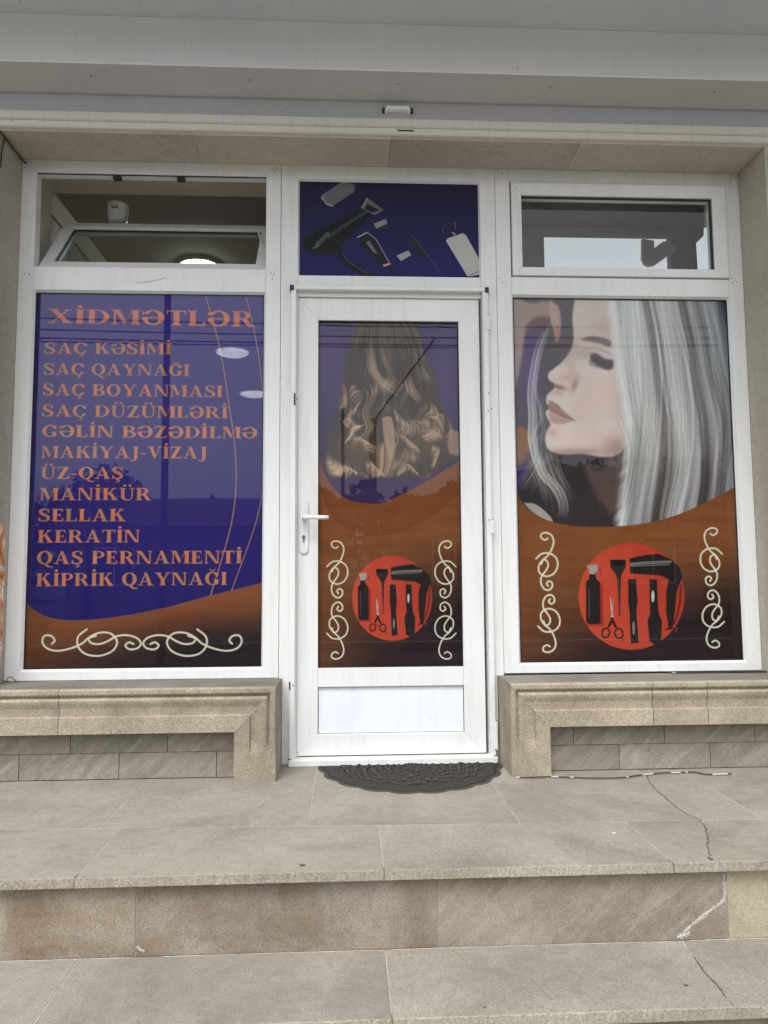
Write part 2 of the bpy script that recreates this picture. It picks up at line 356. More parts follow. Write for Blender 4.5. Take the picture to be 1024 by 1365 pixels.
# --- bold serif capitals drawn from boxes, rings and strokes (cap height 1)
TK, TN, SE, SH = .225, .095, .075, .075
def g_box(x0, x1, y0, y1): return lambda X, Y: (X > x0) & (X < x1) & (Y > y0) & (Y < y1)
def g_ell(cx, cy, rx, ry): return lambda X, Y: ((X-cx)/rx)**2+((Y-cy)/ry)**2 < 1
def g_poly(*pts):
    def f(X, Y):
        ins = np.zeros(X.shape, bool); n = len(pts)
        for i in range(n):
            ax, ay = pts[i]; bx, by = pts[(i+1) % n]
            if ay != by: ins ^= ((ay > Y) != (by > Y)) & (X < (bx-ax)*(Y-ay)/(by-ay)+ax)
        return ins
    return f
def g_curve(pts, ws):
    sp = spline(pts, 6); W_ = np.interp(np.linspace(0, len(ws)-1, len(sp)), range(len(ws)), ws)
    def f(X, Y):
        o = np.zeros(X.shape, bool)
        for i in range(len(sp)-1):
            ax, ay = sp[i]; bx, by = sp[i+1]; L = (bx-ax)**2+(by-ay)**2+1e-9; t = np.clip(((X-ax)*(bx-ax)+(Y-ay)*(by-ay))/L, 0, 1)
            o |= np.hypot(X-ax-t*(bx-ax), Y-ay-t*(by-ay)) < (W_[i]+(W_[i+1]-W_[i])*t)/2
        return o
    return f
def stem(x, w=TK, top=True, bot=True, y0=0, y1=1):
    o = [('+', g_box(x, x+w, y0, y1))]
    if bot: o.append(('+', g_box(x-SE, x+w+SE, 0, SH)))
    if top: o.append(('+', g_box(x-SE, x+w+SE, 1-SH, 1)))
    return o
def ring(cx, cy, rx, ry, tk=TK, tn=TN): return [('+', g_ell(cx, cy, rx, ry)), ('-', g_ell(cx, cy, rx-tk, ry-tn))]
def glyph(c):
    if c in 'Iİ': o, w = stem(SE), TK+2*SE
    elif c == 'L': o, w = stem(SE)+[('+', g_box(SE, .66, 0, TN)), ('+', g_box(.59, .66, 0, .28))], .68
    elif c == 'E': o, w = stem(SE)+[('+', g_box(SE, .66, 0, TN)), ('+', g_box(.59, .66, 0, .27)), ('+', g_box(SE, .62, 1-TN, 1)), ('+', g_box(.56, .62, .76, 1)), ('+', g_box(SE, .5, .47, .55)), ('+', g_box(.45, .5, .38, .64))], .70
    elif c == 'T': o, w = stem(.28, top=False)+[('+', g_box(0, .76, 1-TN, 1)), ('+', g_box(0, .06, .74, 1)), ('+', g_box(.70, .76, .74, 1))], .76
    elif c == 'D': o, w = [('+', g_ell(.36, .5, .5, .5)), ('-', g_ell(.36, .5, .29, .43)), ('-', g_box(-1, .30, -1, 2))]+stem(SE)+[('+', g_box(SE, .38, 0, .07)), ('+', g_box(SE, .38, .93, 1))], .87
    elif c == 'P' or c == 'R':
        o = [('+', g_ell(.38, .73, .35, .27)), ('-', g_ell(.38, .73, .16, .20)), ('-', g_box(-1, .30, .3, 1.1))]+stem(SE)+[('+', g_box(SE, .4, .46, .53)), ('+', g_box(SE, .4, .93, 1))]; w = .74
        if c == 'R': o += [('+', g_poly((.36, .5), (.58, .5), (.84, .05), (.92, .05), (.92, 0), (.64, 0))), ]; w = .90
    elif c == 'B': o, w = [('+', g_ell(.38, .75, .33, .25)), ('-', g_ell(.38, .75, .15, .18)), ('+', g_ell(.40, .27, .38, .27)), ('-', g_ell(.40, .27, .18, .20)), ('-', g_box(-1, .30, -.1, 1.1)), ('+', g_box(.27, .42, .93, 1)), ('+', g_box(.27, .42, 0, .07)), ('+', g_box(.27, .44, .48, .55))]+stem(SE), .80
    elif c == 'K': o, w = stem(SE)+[('+', g_poly((.27, .38), (.27, .5), (.62, .97), (.73, .97))), ('+', g_poly((.36, .55), (.50, .70), (.86, .05), (.62, .05))), ('+', g_box(.52, .82, 1-SH, 1)), ('+', g_box(.52, .92, 0, SH))], .92
    elif c == 'M': o, w = stem(.08, .075, top=False)+stem(.80, TK)+[('+', g_box(0, .2, 1-SH, 1)), ('+', g_poly((.08, 1), (.30, 1), (.57, .25), (.48, 0))), ('+', g_poly((.48, 0), (.57, .22), (.86, 1), (.80, 1)))], 1.08
    elif c == 'N': o, w = stem(.08, .08, top=False)+[('+', g_box(.76, .84, .0, 1)), ('+', g_box(.67, .93, 1-SH, 1)), ('+', g_box(0, .2, 1-SH, 1)), ('+', g_poly((.06, 1), (.30, 1), (.84, 0), (.66, 0)))], .93
    elif c == 'A': o, w = [('+', g_poly((.10, 0), (.18, 0), (.46, .88), (.42, 1))), ('+', g_poly((.36, 1), (.53, 1), (.86, 0), (.63, 0))), ('+', g_box(.22, .68, .28, .355)), ('+', g_box(0, .29, 0, SH)), ('+', g_box(.54, .94, 0, SH))], .94
    elif c == 'V': o, w = [('+', g_poly((.08, 1), (.31, 1), (.55, .2), (.50, 0), (.42, 0))), ('+', g_poly((.45, 0), (.53, .12), (.82, 1), (.74, 1))), ('+', g_box(0, .40, 1-SH, 1)), ('+', g_box(.63, .92, 1-SH, 1))], .92
    elif c == 'Y': o, w = stem(.36, top=False, y1=.48)+[('+', g_poly((.06, 1), (.28, 1), (.56, .42), (.37, .38))), ('+', g_poly((.46, .45), (.54, .40), (.84, 1), (.75, 1))), ('+', g_box(0, .36, 1-SH, 1)), ('+', g_box(.64, .92, 1-SH, 1))], .92
    elif c == 'X': o, w = [('+', g_poly((.06, 1), (.30, 1), (.88, 0), (.63, 0))), ('+', g_poly((.08, 0), (.17, 0), (.82, 1), (.73, 1))), ('+', g_box(0, .38, 1-SH, 1)), ('+', g_box(.61, .90, 1-SH, 1)), ('+', g_box(0, .28, 0, SH)), ('+', g_box(.54, .94, 0, SH))], .94
    elif c == 'Z': o, w = [('+', g_box(.04, .70, 1-TN, 1)), ('+', g_box(.04, .10, .76, 1)), ('+', g_box(.02, .72, 0, TN)), ('+', g_box(.66, .72, 0, .26)), ('+', g_poly((.02, 0), (.27, 0), (.70, 1), (.46, 1)))], .74
    elif c in 'OQ':
        o, w = ring(.44, .5, .44, .52), .88
        if c == 'Q': o += [('+', g_poly((.36, .06), (.52, .06), (.72, -.14), (.95, -.18), (.95, -.25), (.62, -.25)))]
    elif c in 'CÇG':
        o, w = ring(.44, .5, .44, .52)+[('-', g_box(.56, 1, .28, .70)), ('-', g_poly((.62, .5), (1, .2), (1, .8))), ('+', g_box(.72, .78, .66, .98))], .80
        if c == 'G': o += [('+', g_box(.58, .78, .04, .42)), ('+', g_box(.50, .88, .37, .43))]; w = .88
        else: o += [('-', g_box(.80, 1, 0, 1)), ('+', g_poly((.60, .10), (.80, .20), (.80, .27), (.66, .16)))]
    elif c == 'Ə': o, w = ring(.43, .5, .43, .52)+[('-', g_box(-.1, .26, .52, .74)), ('+', g_box(.06, .80, .45, .53)), ('+', g_box(.02, .08, .68, .92))], .86
    elif c in 'SŞ': o, w = [('+', g_curve([(.56, .74), (.46, .95), (.28, .97), (.12, .84), (.16, .64), (.36, .50), (.54, .36), (.55, .14), (.34, .03), (.14, .06), (.06, .28)], [.06, .08, .10, .17, .2, .21, .2, .17, .1, .08, .06])), ('+', g_box(.56, .61, .68, 1)), ('+', g_box(.02, .08, 0, .32))], .68
    elif c in 'UÜ': o, w = [('+', g_box(.09, .09+TK, .3, 1)), ('+', g_box(.70, .78, .3, 1)), ('+', g_ell(.435, .32, .345, .34)), ('-', g_ell(.495, .32, .205, .26)), ('-', g_box(.29, .70, .3, 1)), ('+', g_box(0, .38, 1-SH, 1)), ('+', g_box(.60, .88, 1-SH, 1))], .88
    elif c == 'J': o, w = [('+', g_box(.20, .20+TK, .0, 1)), ('+', g_box(.12, .48, 1-SH, 1)), ('+', g_curve([(.30, .02), (.26, -.14), (.12, -.22), (.0, -.16)], [.2, .15, .09, .1]))], .50
    elif c == 'Ğ': return glyph('G')[0]+[('+', g_curve([(.28, 1.24), (.36, 1.12), (.52, 1.12), (.60, 1.24)], [.06, .08, .08, .06]))], .88
    elif c == '-': o, w = [('+', g_box(.04, .36, .34, .44))], .40
    else: o, w = [], .34
    if c == 'İ': o = o+[('+', g_ell(SE+TK/2, 1.19, .105, .105))]
    if c == 'Ü': o = o+[('+', g_ell(.30, 1.19, .095, .095)), ('+', g_ell(.60, 1.19, .095, .095))]
    if c in 'ÇŞ': cx = .44 if c == 'Ç' else .32; o = o+[('+', g_box(cx-.03, cx+.05, -.10, .05)), ('+', g_curve([(cx, -.08), (cx+.13, -.13), (cx+.06, -.24), (cx-.10, -.22)], [.06, .09, .08, .05]))]
    return o, w
def text(film, s, pa, pb, capa, capb, colf):
    """s set between baseline points pa..pb with cap heights capa, capb"""
    gl = [glyph(c) for c in s]; gap = .075; tot = sum(g[1] for g in gl)+gap*(len(gl)-1)
    A, Bp = np.array(film.q(pa)), np.array(film.q(pb)); ha, hb = capa*film.k, capb*film.k; L = np.linalg.norm(Bp-A); x = 0
    for o, w in gl:
        if o:
            t0, t1 = x/tot, (x+w)/tot; p0 = A+(Bp-A)*t0; p1 = A+(Bp-A)*t1; h = ha+(hb-ha)*(t0+t1)/2; sx = L/tot
            X0, X1 = int(p0[0]-3), int(p1[0]+4); Y0, Y1 = int(min(p0[1], p1[1])-h*1.4), int(max(p0[1], p1[1])+h*.35)
            n = 3; X, Y = np.meshgrid((np.arange(X0*n, X1*n)+.5)/n, (np.arange(Y0*n, Y1*n)+.5)/n)
            gx = (X-p0[0])/sx; gy = (p0[1]+(p1[1]-p0[1])*gx/w-Y)/h; m = np.zeros(X.shape, bool)
            for op, f in o:
                r = f(gx, gy); m = (m | r) if op == '+' else (m & ~r)
            cov = m.reshape(Y1-Y0, n, X1-X0, n).mean((1, 3)).astype(np.float32)
            k = np.array([.2, .6, .2]); cov = np.apply_along_axis(lambda v: np.convolve(v, k, 'same'), 0, cov); cov = np.apply_along_axis(lambda v: np.convolve(v, k, 'same'), 1, cov)
            sl = (slice(max(Y0, 0), Y1), slice(max(X0, 0), X1)); cov = cov[max(0, -Y0):, max(0, -X0):]
            film.blend(sl, cov*.96, colf(film.U[sl], film.V[sl]))
        x += w+gap
CREAM = (222, 216, 196)
FLA = [(196, 106), (186, 112), (172, 104), (172, 90), (190, 85), (210, 95), (218, 118), (210, 148), (195, 172), (178, 186), (163, 208), (165, 234), (190, 248), (218, 238), (233, 210), (228, 180), (205, 163), (175, 163), (152, 182)]
FLB = [(172, 202), (180, 186), (194, 192), (197, 210), (188, 228), (174, 246), (170, 268), (178, 290), (195, 300), (210, 292), (213, 275), (202, 266), (192, 274), (197, 284)]
def flourish(film, fmap, w, n=5):
    for q_ in (FLA, FLB): film.stroke([fmap(*p) for p in q_], w, CREAM, .95, n=n)
def tools(film, cx, cy, rx, ry):
    m = lambda x, y: (cx+(x-510)/198*rx, cy+(y-322)/199*ry); k = rx/198
    cm = film.polymask([(cx+rx*math.cos(t), cy+ry*math.sin(t)) for t in [i*math.pi/24 for i in range(48)]], .8)
    g = np.clip((film.U-cx+rx)/(2*rx), 0, 1)[..., None]
    film.blend((slice(None), slice(None)), cm, (np.array([194, 72, 48])*(1-g)+np.array([168, 52, 38])*g)/255)
    for (dx, dy) in ((-.2, -.5), (.3, .6)): film.blob(cx+dx*rx, cy+dy*ry, rx*.6, ry*.4, (206, 78, 56), .3, mask=cm)
    K = (34, 27, 28); H = (128, 122, 122)
    film.poly([m(*p) for p in ((345, 275), (402, 275), (405, 430), (345, 432))], (120, 24, 24), 4, .6, mask=cm)
    film.poly([m(*p) for p in ((340, 268), (352, 256), (353, 236), (376, 236), (378, 256), (392, 268), (395, 418), (385, 424), (350, 424), (341, 416))], K)
    film.poly([m(*p) for p in ((343, 206), (384, 203), (386, 220), (372, 240), (352, 238), (350, 222))], (158, 150, 148))
    film.stroke([m(384, 212), m(392, 222), m(397, 242)], 4*k, (88, 66, 66)); film.stroke([m(352, 290), m(353, 400)], 5*k, (92, 84, 88), .7)
    film.poly([m(*p) for p in ((430, 185), (490, 185), (488, 215), (473, 240), (470, 262), (467, 395), (463, 395), (457, 262), (452, 240), (432, 215))], (46, 36, 38))
    film.poly([m(*p) for p in ((431, 186), (489, 186), (488, 208), (432, 208))], (22, 18, 20)); film.stroke([m(461, 250), m(464, 370)], 3*k, (90, 82, 84), .8)
    film.poly([m(*p) for p in ((502, 180), (560, 168), (612, 163), (655, 182), (690, 214), (700, 250), (680, 300), (672, 380), (664, 445), (650, 445), (640, 380), (640, 300), (650, 258), (620, 244), (505, 236))], K)
    film.stroke([m(508, 202), m(560, 197), m(655, 193)], 11*k, H, .85); film.stroke([m(508, 209), m(650, 203)], 4*k, (196, 192, 190), .5)
    film.stroke([m(640, 445), m(668, 425), m(690, 350), m(694, 280)], 9*k, (60, 20, 22), .6); film.stroke([m(665, 430), m(680, 440), m(672, 452)], 3*k, (150, 100, 96), .8)
    film.poly([m(*p) for p in ((498, 258), (527, 258), (533, 340), (528, 382), (537, 494), (508, 497), (503, 382), (498, 340))], K)
    film.ell(*m(518, 440), 5*k, 26*k, (150, 142, 142), .8, .8)
    film.poly([m(*p) for p in ((577, 258), (605, 258), (608, 340), (612, 385), (624, 412), (621, 488), (600, 503), (578, 490), (570, 412), (581, 385), (578, 340))], K)
    film.ell(*m(590, 322), 6*k, 22*k, (206, 204, 204), .8, .9)
    film.stroke([m(432, 325), m(440, 412)], (2*k, 8*k), (206, 204, 202), smooth=False); film.stroke([m(444, 330), m(434, 412)], (2*k, 7*k), (150, 144, 144), smooth=False)
    film.stroke([m(440, 405), m(426, 432)], 9*k, K, smooth=False); film.stroke([m(436, 405), m(452, 436)], 9*k, K, smooth=False)
    film.ell(*m(414, 458), 14*k, 18*k, K, ring=6*k, ang=.3); film.ell(*m(463, 460), 15*k, 18*k, K, ring=6*k, ang=-.3); film.stroke([m(470, 474), m(482, 484)], 4*k, K)

def browns(film, U, V, x0, x1, y0, y1):
    fx = np.clip((U-x0)/(x1-x0), 0, 1); fy = np.clip((V-y0)/(y1-y0), 0, 1)
    t = np.clip(fy*(.35+1.0*fx)*1.25, 0, 1)[..., None]; t = t*t*(3-2*t)
    a = np.array([128, 74, 40]); b = np.array([38, 22, 26]); n_ = (noise2(U, V*6, 40, 3)[..., None]-.5)*10
    return np.clip((a*(1-t)+b*t+n_), 0, 255)/255

def paint_services():
    F = Film(-1.397, -.362, .400, 2.080); U, V = F.U, F.V
    fy = np.clip((V-390)/430, 0, 1)[..., None]
    base = np.array([60, 44, 134])*(1-fy)+np.array([33, 25, 98])*fy; F.a[:] = base/255
    edge = np.clip((58-(V-390)*.04-U)/3, 0, 1); F.blend((slice(None), slice(None)), edge*.45, (34, 22, 74))
    w1 = [(29, 778), (31.5, 797), (48, 815), (74, 825), (111, 827), (167, 821), (222.6, 810), (278, 795), (352, 777), (380, 770)]
    low = F.polymask(spline([(10, 740)]+w1, 6)+[(390, 930), (0, 930)], .9)
    br = browns(F, U, V, 24, 350, 800, 900); F.blend((slice(None), slice(None)), low, br)
    for d, c, al in ((8, (150, 88, 56), .45), (22, (126, 66, 42), .30)):
        F.stroke([(x, y+d) for x, y in w1[3:]], d*1.3, c, al, soft=14, mask=low)
    F.stroke(w1, 1.6, (128, 84, 70), .8)
    F.blob(300, 880, 110, 46, (30, 18, 24), .7, mask=low)
    gold = (176, 132, 104)
    F.stroke([(272, 386), (293, 463), (304, 529), (313, 593), (315, 641), (311, 686), (300.5, 730), (281, 794)], 1.5, gold, .9)
    F.stroke([(326, 386), (339.5, 444), (347, 492), (352, 555), (350.6, 645), (345, 682), (334, 719), (309, 787)], 1.4, gold, .85)
    col = lambda U_, V_: (np.array([224, 124, 84])*(1-noise2(U_*1.0, V_, 9, 8)[..., None])+np.array([176, 128, 84])*noise2(U_*1.0, V_, 9, 8)[..., None])/255
    colh = lambda U_, V_: (np.array([232, 128, 92])*(1-.4*noise2(U_, V_, 12, 8)[..., None])+np.array([150, 100, 84])*.4*noise2(U_, V_, 12, 8)[..., None])/255
    text(F, 'XİDMƏTLƏR', (65, 431), (340, 436.5), 19, 22, colh)
    for s_, a, b, ya, yb, h in (('SAÇ KƏSİMİ', 60, 229, 472, 473, 15.5), ('SAÇ QAYNAĞI', 59, 253, 500, 501.7, 15.8), ('SAÇ BOYANMASI', 58, 297, 527.3, 530, 16),
        ('SAÇ DÜZÜMLƏRİ', 57, 304, 555.5, 558, 16), ('GƏLİN BƏZƏDİLMƏ', 57, 343, 582.6, 585, 16), ('MAKİYAJ-VİZAJ', 56, 276, 610.6, 611.5, 16), ('ÜZ-QAŞ', 55, 165, 638.6, 638.6, 16),
        ('MANİKÜR', 54, 202, 667, 667, 16.5), ('SELLAK', 52, 168, 695, 695, 16.5), ('KERATİN', 51, 187, 723.5, 723, 16.8), ('QAŞ PERNAMENTİ', 50, 323, 752, 751, 17), ('KİPRİK QAYNAĞI', 49, 303, 781.5, 779.5, 17)):
        text(F, s_, (a, ya), (b, yb), h, h, col)
    zx = lambda x, y: (x/2.695, 630+y/2.695)
    hm = lambda x, y: zx(155+(y-85)*353/215, 562+(x-152)*95/81)
    flourish(F, hm, 2.6); flourish(F, lambda x, y: zx(1024-(155+(y-85)*353/215), 562+(x-152)*95/81), 2.6)
    return F
def strands(F, ctrl, width, n, cols, w=.8, alpha=.6, seed=1, jit=.25, mask=None, spread=1.0):
    rs = random.Random(seed); sp = spline(ctrl, 5); N = len(sp)
    for k in range(n):
        o = (k+.5)/n-.5+rs.uniform(-.5, .5)/n; a = rs.uniform(0, jit); b = 1-rs.uniform(0, jit); pts = []
        i0, i1 = int(a*(N-1)), max(int(b*(N-1)), int(a*(N-1))+2)
        for i in range(i0, min(i1+1, N)):
            d = sp[min(i+1, N-1)]-sp[max(i-1, 0)]; L = math.hypot(*d)+1e-6; nx, ny = -d[1]/L, d[0]/L
            wd = width*(1+(spread-1)*i/(N-1)); pts.append((sp[i][0]+nx*o*wd, sp[i][1]+ny*o*wd))
        if len(pts) >= 2: F.stroke(pts, rs.uniform(.6, 1.3)*w, rs.choice(cols), alpha*rs.uniform(.5, 1)*(1-abs(o)*.9), smooth=False, taper=True, mask=mask)
def paint_door():
    F = Film(-.132, .520, .396, 1.968); U, V = F.U, F.V
    z5 = lambda x, y: (380+x/3.413, 370+y/3.413); z6 = lambda x, y: (380+x/3.413, 680+y/3.413)
    g = np.clip((V-424)/240, 0, 1)[..., None]; F.a[:] = (np.array([50, 34, 84])*(1-g)+np.array([56, 36, 80])*g)/255
    F.blob(440, 480, 30, 60, (92, 60, 132), .5); F.blob(600, 500, 30, 60, (96, 64, 136), .5)
    hair = [(481, 420), (471, 449), (461, 480), (456, 520), (452, 545), (441, 572), (436, 600), (436, 622), (444, 634), (500, 636), (567, 635), (588, 624), (612, 606), (604, 575), (594, 550), (585, 525), (579, 500), (566, 472), (560, 448), (548, 420)]
    hm = F.polymask(hair, 9, True)
    F.blend((slice(None), slice(None)), hm, (50, 40, 38))
    st = fbm1((U-500)/160+.05*np.sin(V/17)+noise2(U, V, 30, 4)*.22, 3); F.blend((slice(None), slice(None)), hm*np.clip((st-.45)*3, 0, 1)*.4, (86, 66, 56))
    cx_ = np.interp(V, [420, 480, 560, 636], [512, 514, 520, 525]); hw = np.interp(V, [420, 450, 500, 560, 610, 640], [34, 45, 62, 72, 84, 84]); t_ = (U-cx_)/hw
    amp = np.clip((V-440)/120, 0, 1); ph = V/15.0+np.sin(t_*4.2+1)*2.0+noise2(U, V, 26, 12)*3; sx = t_+amp*.16*np.sin(ph)+noise2(U, V, 40, 13)*.1
    fine_ = fbm1(sx, 51, ((26, 1), (60, .8), (130, .6))); mid_ = fbm1(sx, 52, ((7, 1), (15, .7)))
    gl_ = np.clip(np.cos(ph+.9)*.5+.5, 0, 1)**2.2*amp+(1-amp)*.25; patch = np.clip((noise2(U, V, 19, 14)*.6+mid_*.6-.42)*4, 0, 1)
    hl = np.clip(gl_*patch*np.clip((fine_-.30)*3.2, 0, 1), 0, 1)
    F.blend((slice(None), slice(None)), (hm*np.clip((fine_-.42)*2.5, 0, 1)*.35).astype(np.float32), (96, 74, 62)); F.blend((slice(None), slice(None)), (hm*hl*.85).astype(np.float32), (214, 176, 140))
    F.blob(480, 600, 40, 30, (190, 150, 118), .22, mask=hm); F.blob(560, 585, 36, 34, (190, 150, 118), .2, mask=hm)
    HC = [(214, 178, 152), (190, 152, 124), (232, 200, 176), (160, 122, 100)]
    Z = lambda *pts: [z5(*p) for p in pts]
    strands(F, Z((388, 275), (392, 370), (412, 440), (470, 500), (545, 538)), 13, 34, HC, .7, .75, 2)
    strands(F, Z((430, 290), (452, 370), (478, 420), (520, 470)), 8, 16, HC, .6, .6, 3)
    strands(F, Z((560, 190), (545, 225), (500, 255)), 12, 12, [(150, 130, 120)], .6, .4, 4)
    strands(F, Z((560, 440), (572, 500), (600, 540), (630, 560)), 11, 20, HC, .7, .75, 5)
    strands(F, Z((615, 385), (625, 430), (645, 460), (665, 480)), 12, 18, HC, .7, .65, 6)
    def wave(pts, ang, ln, n, seed, al=.75):
        n = int(n*1.6); rs = random.Random(seed); sp = spline(pts, 10)
        for k in range(n):
            t = k/(n-1)*(len(sp)-1.001); p = sp[int(t)]+(sp[int(t)+1]-sp[int(t)])*(t-int(t)); a = rad(ang+rs.uniform(-12, 12)+25*math.sin(k/n*6))
            l = 1.3*ln*rs.uniform(.5, 1.1)*math.sin(math.pi*(k+1)/(n+1))**.4; dx, dy = math.cos(a)*l/2, math.sin(a)*l/2; b = rs.uniform(.1, .25)*l
            F.stroke([z5(p[0]-dx, p[1]-dy), z5(p[0]+b*math.sin(a), p[1]-b*math.cos(a)), z5(p[0]+dx, p[1]+dy)], rs.uniform(.6, 1.2), rs.choice(HC), al*rs.uniform(.5, 1), taper=True, n=4, mask=hm)
    wave([(305, 490), (325, 540), (335, 590), (285, 632)], -50, 60, 24, 7); wave([(280, 640), (310, 680), (325, 700), (280, 745)], -25, 70, 30, 8)
    wave([(320, 738), (370, 755), (395, 800)], 25, 60, 22, 9); wave([(495, 610), (530, 680), (600, 680), (655, 655)], 75, 75, 46, 10)
    wave([(520, 725), (570, 760), (600, 795)], 40, 60, 22, 11); wave([(715, 625), (690, 690), (665, 720), (645, 745)], 35, 85, 40, 12)
    wave([(670, 770), (690, 800), (665, 855)], 110, 50, 26, 13); wave([(225, 885), (270, 870), (330, 890)], 70, 40, 26, 14)
    wave([(365, 850), (400, 870), (450, 900)], 70, 55, 26, 15); wave([(510, 890), (550, 860), (605, 895)], 85, 45, 26, 16); wave([(420, 450), (460, 540)], 20, 30, 8, 17, .3)
    F.poly(Z((442, 636), (468, 628), (488, 640), (498, 700), (500, 770), (482, 838), (462, 780), (448, 710)), (168, 138, 118), 1.5, .9, True)
    F.poly(Z((755, 690), (800, 700), (800, 812), (748, 800), (738, 745)), (158, 128, 112), 4, .85)
    F.soften(2)
    w1 = [(422, 590), (427, 613), (438.6, 642), (459, 663), (482.5, 670), (512, 669), (556, 648), (600, 622), (622, 606)]
    low = F.polymask(spline(w1, 6)+[(640, 910), (400, 910)], .9)
    F.blend((slice(None), slice(None)), low, browns(F, U, V, 424, 620, 690, 905))
    w2 = [(424, 640), (436, 672), (450, 694), (477, 709), (503, 713), (532, 708), (579, 684), (618, 652)]
    band = F.polymask(spline(w1, 6)+spline(w2, 6)[::-1], .9); F.blend((slice(None), slice(None)), band*.55, (116, 62, 34))
    F.stroke(w2, 1.0, (98, 52, 32), .7, mask=low)
    tools(F, 523, 797.5, 53.5, 57)
    def fm(fx, fy): return lambda x, y: z6(fx(x), fy(y))
    fx1 = lambda x: 190+(x-152)*1.17; fx2 = lambda x: 778-(x-152)*1.17; fy1 = lambda y: 140+(y-85)*1.204; fy2 = lambda y: 678-(y-85)*1.204
    for a in (fx1, fx2):
        for b in (fy1, fy2): flourish(F, fm(a, b), 2.1)
    return F
def paint_portrait():
    F = Film(.744, 1.777, .400, 2.083); U, V = F.U, F.V; ALL = (slice(None), slice(None))
    z = lambda x, y: (660+x/2.813, 370+y/2.813); Z = lambda *p: [z(*q_) for q_ in p]
    F.a[:] = np.array([70, 62, 70])/255
    F.blob(985, 520, 60, 200, (66, 84, 100), .9); F.blob(985, 400, 40, 60, (40, 36, 74), .9)
    F.blob(706, 490, 16, 60, (88, 56, 120), .95); F.blob(690, 640, 22, 40, (64, 40, 100), .95); F.blob(750, 420, 26, 60, (96, 84, 84), .7)
    # back of the hand and knitted sleeve
    F.poly(Z((40, 60), (130, 95), (190, 90), (215, 120), (205, 150), (150, 160), (115, 200), (95, 330), (60, 470), (40, 480)), (166, 142, 136), 7, .95, True)
    F.poly(Z((110, 185), (150, 150), (200, 150), (205, 175), (150, 185), (125, 205)), (118, 80, 72), 7, .8, True)
    F.poly(Z((200, 85), (235, 110), (245, 160), (240, 220), (228, 240), (218, 200), (205, 150)), (190, 158, 148), 4, .95, True)
    F.poly(Z((222, 180), (240, 185), (240, 235), (226, 240)), (180, 110, 96), 3, .7, True)
    F.poly(Z((60, 565), (105, 560), (135, 600), (125, 650), (95, 700), (60, 680)), (132, 82, 54), 7, .95, True)
    for k in range(9): F.stroke(Z((66, 580+k*13), (95, 572+k*13), (128, 590+k*12)), .8, (196, 124, 74), .6)
    # dark under the chin, neck
    F.poly(Z((170, 640), (250, 660), (440, 670), (500, 600), (520, 940), (240, 940), (120, 860), (90, 800)), (56, 46, 48), 6, 1.0, True)
    F.poly(Z((330, 690), (400, 720), (470, 640), (480, 900), (440, 890), (390, 840), (350, 760)), (98, 78, 76), 14, .8, True)
    # face in profile, looking left
    face = Z((300, 30), (296, 90), (288, 150), (292, 210), (290, 250), (272, 290), (245, 322), (215, 346), (198, 362), (199, 382), (212, 394), (222, 402), (216, 420), (198, 436), (190, 452), (192, 474), (203, 486), (190, 500), (190, 520), (202, 542), (205, 556), (192, 576), (186, 606), (192, 636), (216, 656), (262, 664), (330, 662), (390, 672), (450, 668), (500, 620), (540, 560), (520, 300), (470, 60), (440, 30))
    fm_ = F.polymask(face, 1.6, True)
    F.blend(ALL, fm_, (220, 201, 199))
    sh = lambda x, y, rx, ry, c, a, ang=0: F.blob(*z(x, y), rx/2.813, ry/2.813, c, a, ang, fm_)
    sh(360, 120, 90, 80, (216, 194, 186), .7); sh(400, 430, 90, 60, (228, 196, 184), .8); sh(330, 610, 120, 36, (222, 192, 180), .6)
    sh(292, 270, 30, 60, (186, 156, 146), .6, .5); sh(345, 290, 46, 22, (184, 152, 144), .55); sh(296, 404, 12, 26, (150, 108, 98), .75, .3); sh(276, 388, 20, 22, (212, 176, 164), .6); sh(262, 372, 34, 20, (196, 154, 142), .6)
    sh(235, 360, 22, 18, (236, 206, 194), .6); sh(238, 412, 26, 8, (120, 66, 58), .9, .25); sh(232, 432, 22, 12, (186, 148, 138), .7)
    sh(300, 655, 130, 16, (150, 114, 104), .75); sh(455, 640, 60, 50, (150, 112, 102), .75); sh(470, 330, 24, 240, (176, 146, 138), .55); sh(290, 350, 14, 40, (190, 150, 140), .4, -.5)
    sh(420, 520, 60, 120, (218, 188, 178), .5); sh(380, 200, 60, 40, (196, 170, 162), .5); sh(260, 590, 60, 40, (226, 196, 184), .5); sh(215, 580, 22, 14, (190, 152, 142), .5); sh(320, 500, 40, 60, (216, 182, 170), .6)
    # lips
    F.poly(Z((201, 464), (214, 466), (236, 480), (258, 504), (290, 532), (262, 529), (232, 514), (203, 496), (197, 482)), (156, 110, 104), 3.4, .95, True)
    F.poly(Z((198, 506), (220, 508), (258, 528), (288, 538), (264, 548), (238, 552), (216, 546), (202, 530)), (186, 142, 134), 3.8, .95, True)
    F.stroke(Z((194, 496), (225, 506), (260, 525), (297, 537)), 1.6, (110, 66, 60), .7, soft=1.8); F.stroke(Z((204, 520), (222, 524)), 3, (214, 160, 146), .5)
    # brow, closed eye with lashes
    F.poly(Z((318, 236), (350, 222), (400, 228), (432, 240), (430, 262), (390, 250), (350, 242)), (104, 88, 86), 3.6, .8, True)
    F.poly(Z((356, 290), (376, 286), (410, 306), (440, 312), (440, 342), (412, 344), (380, 330), (358, 310)), (66, 54, 58), 5, .9, True)
    for k in range(14): x = 360+k*5.5; F.stroke(Z((x, 302+k*2), (x-7, 318+k*2.0), (x-8, 330+k*1.6)), .9, (40, 32, 36), .8)
    F.stroke(Z((330, 268), (380, 268), (436, 292)), 1.6, (160, 122, 114), .7)
    F.soften(7)
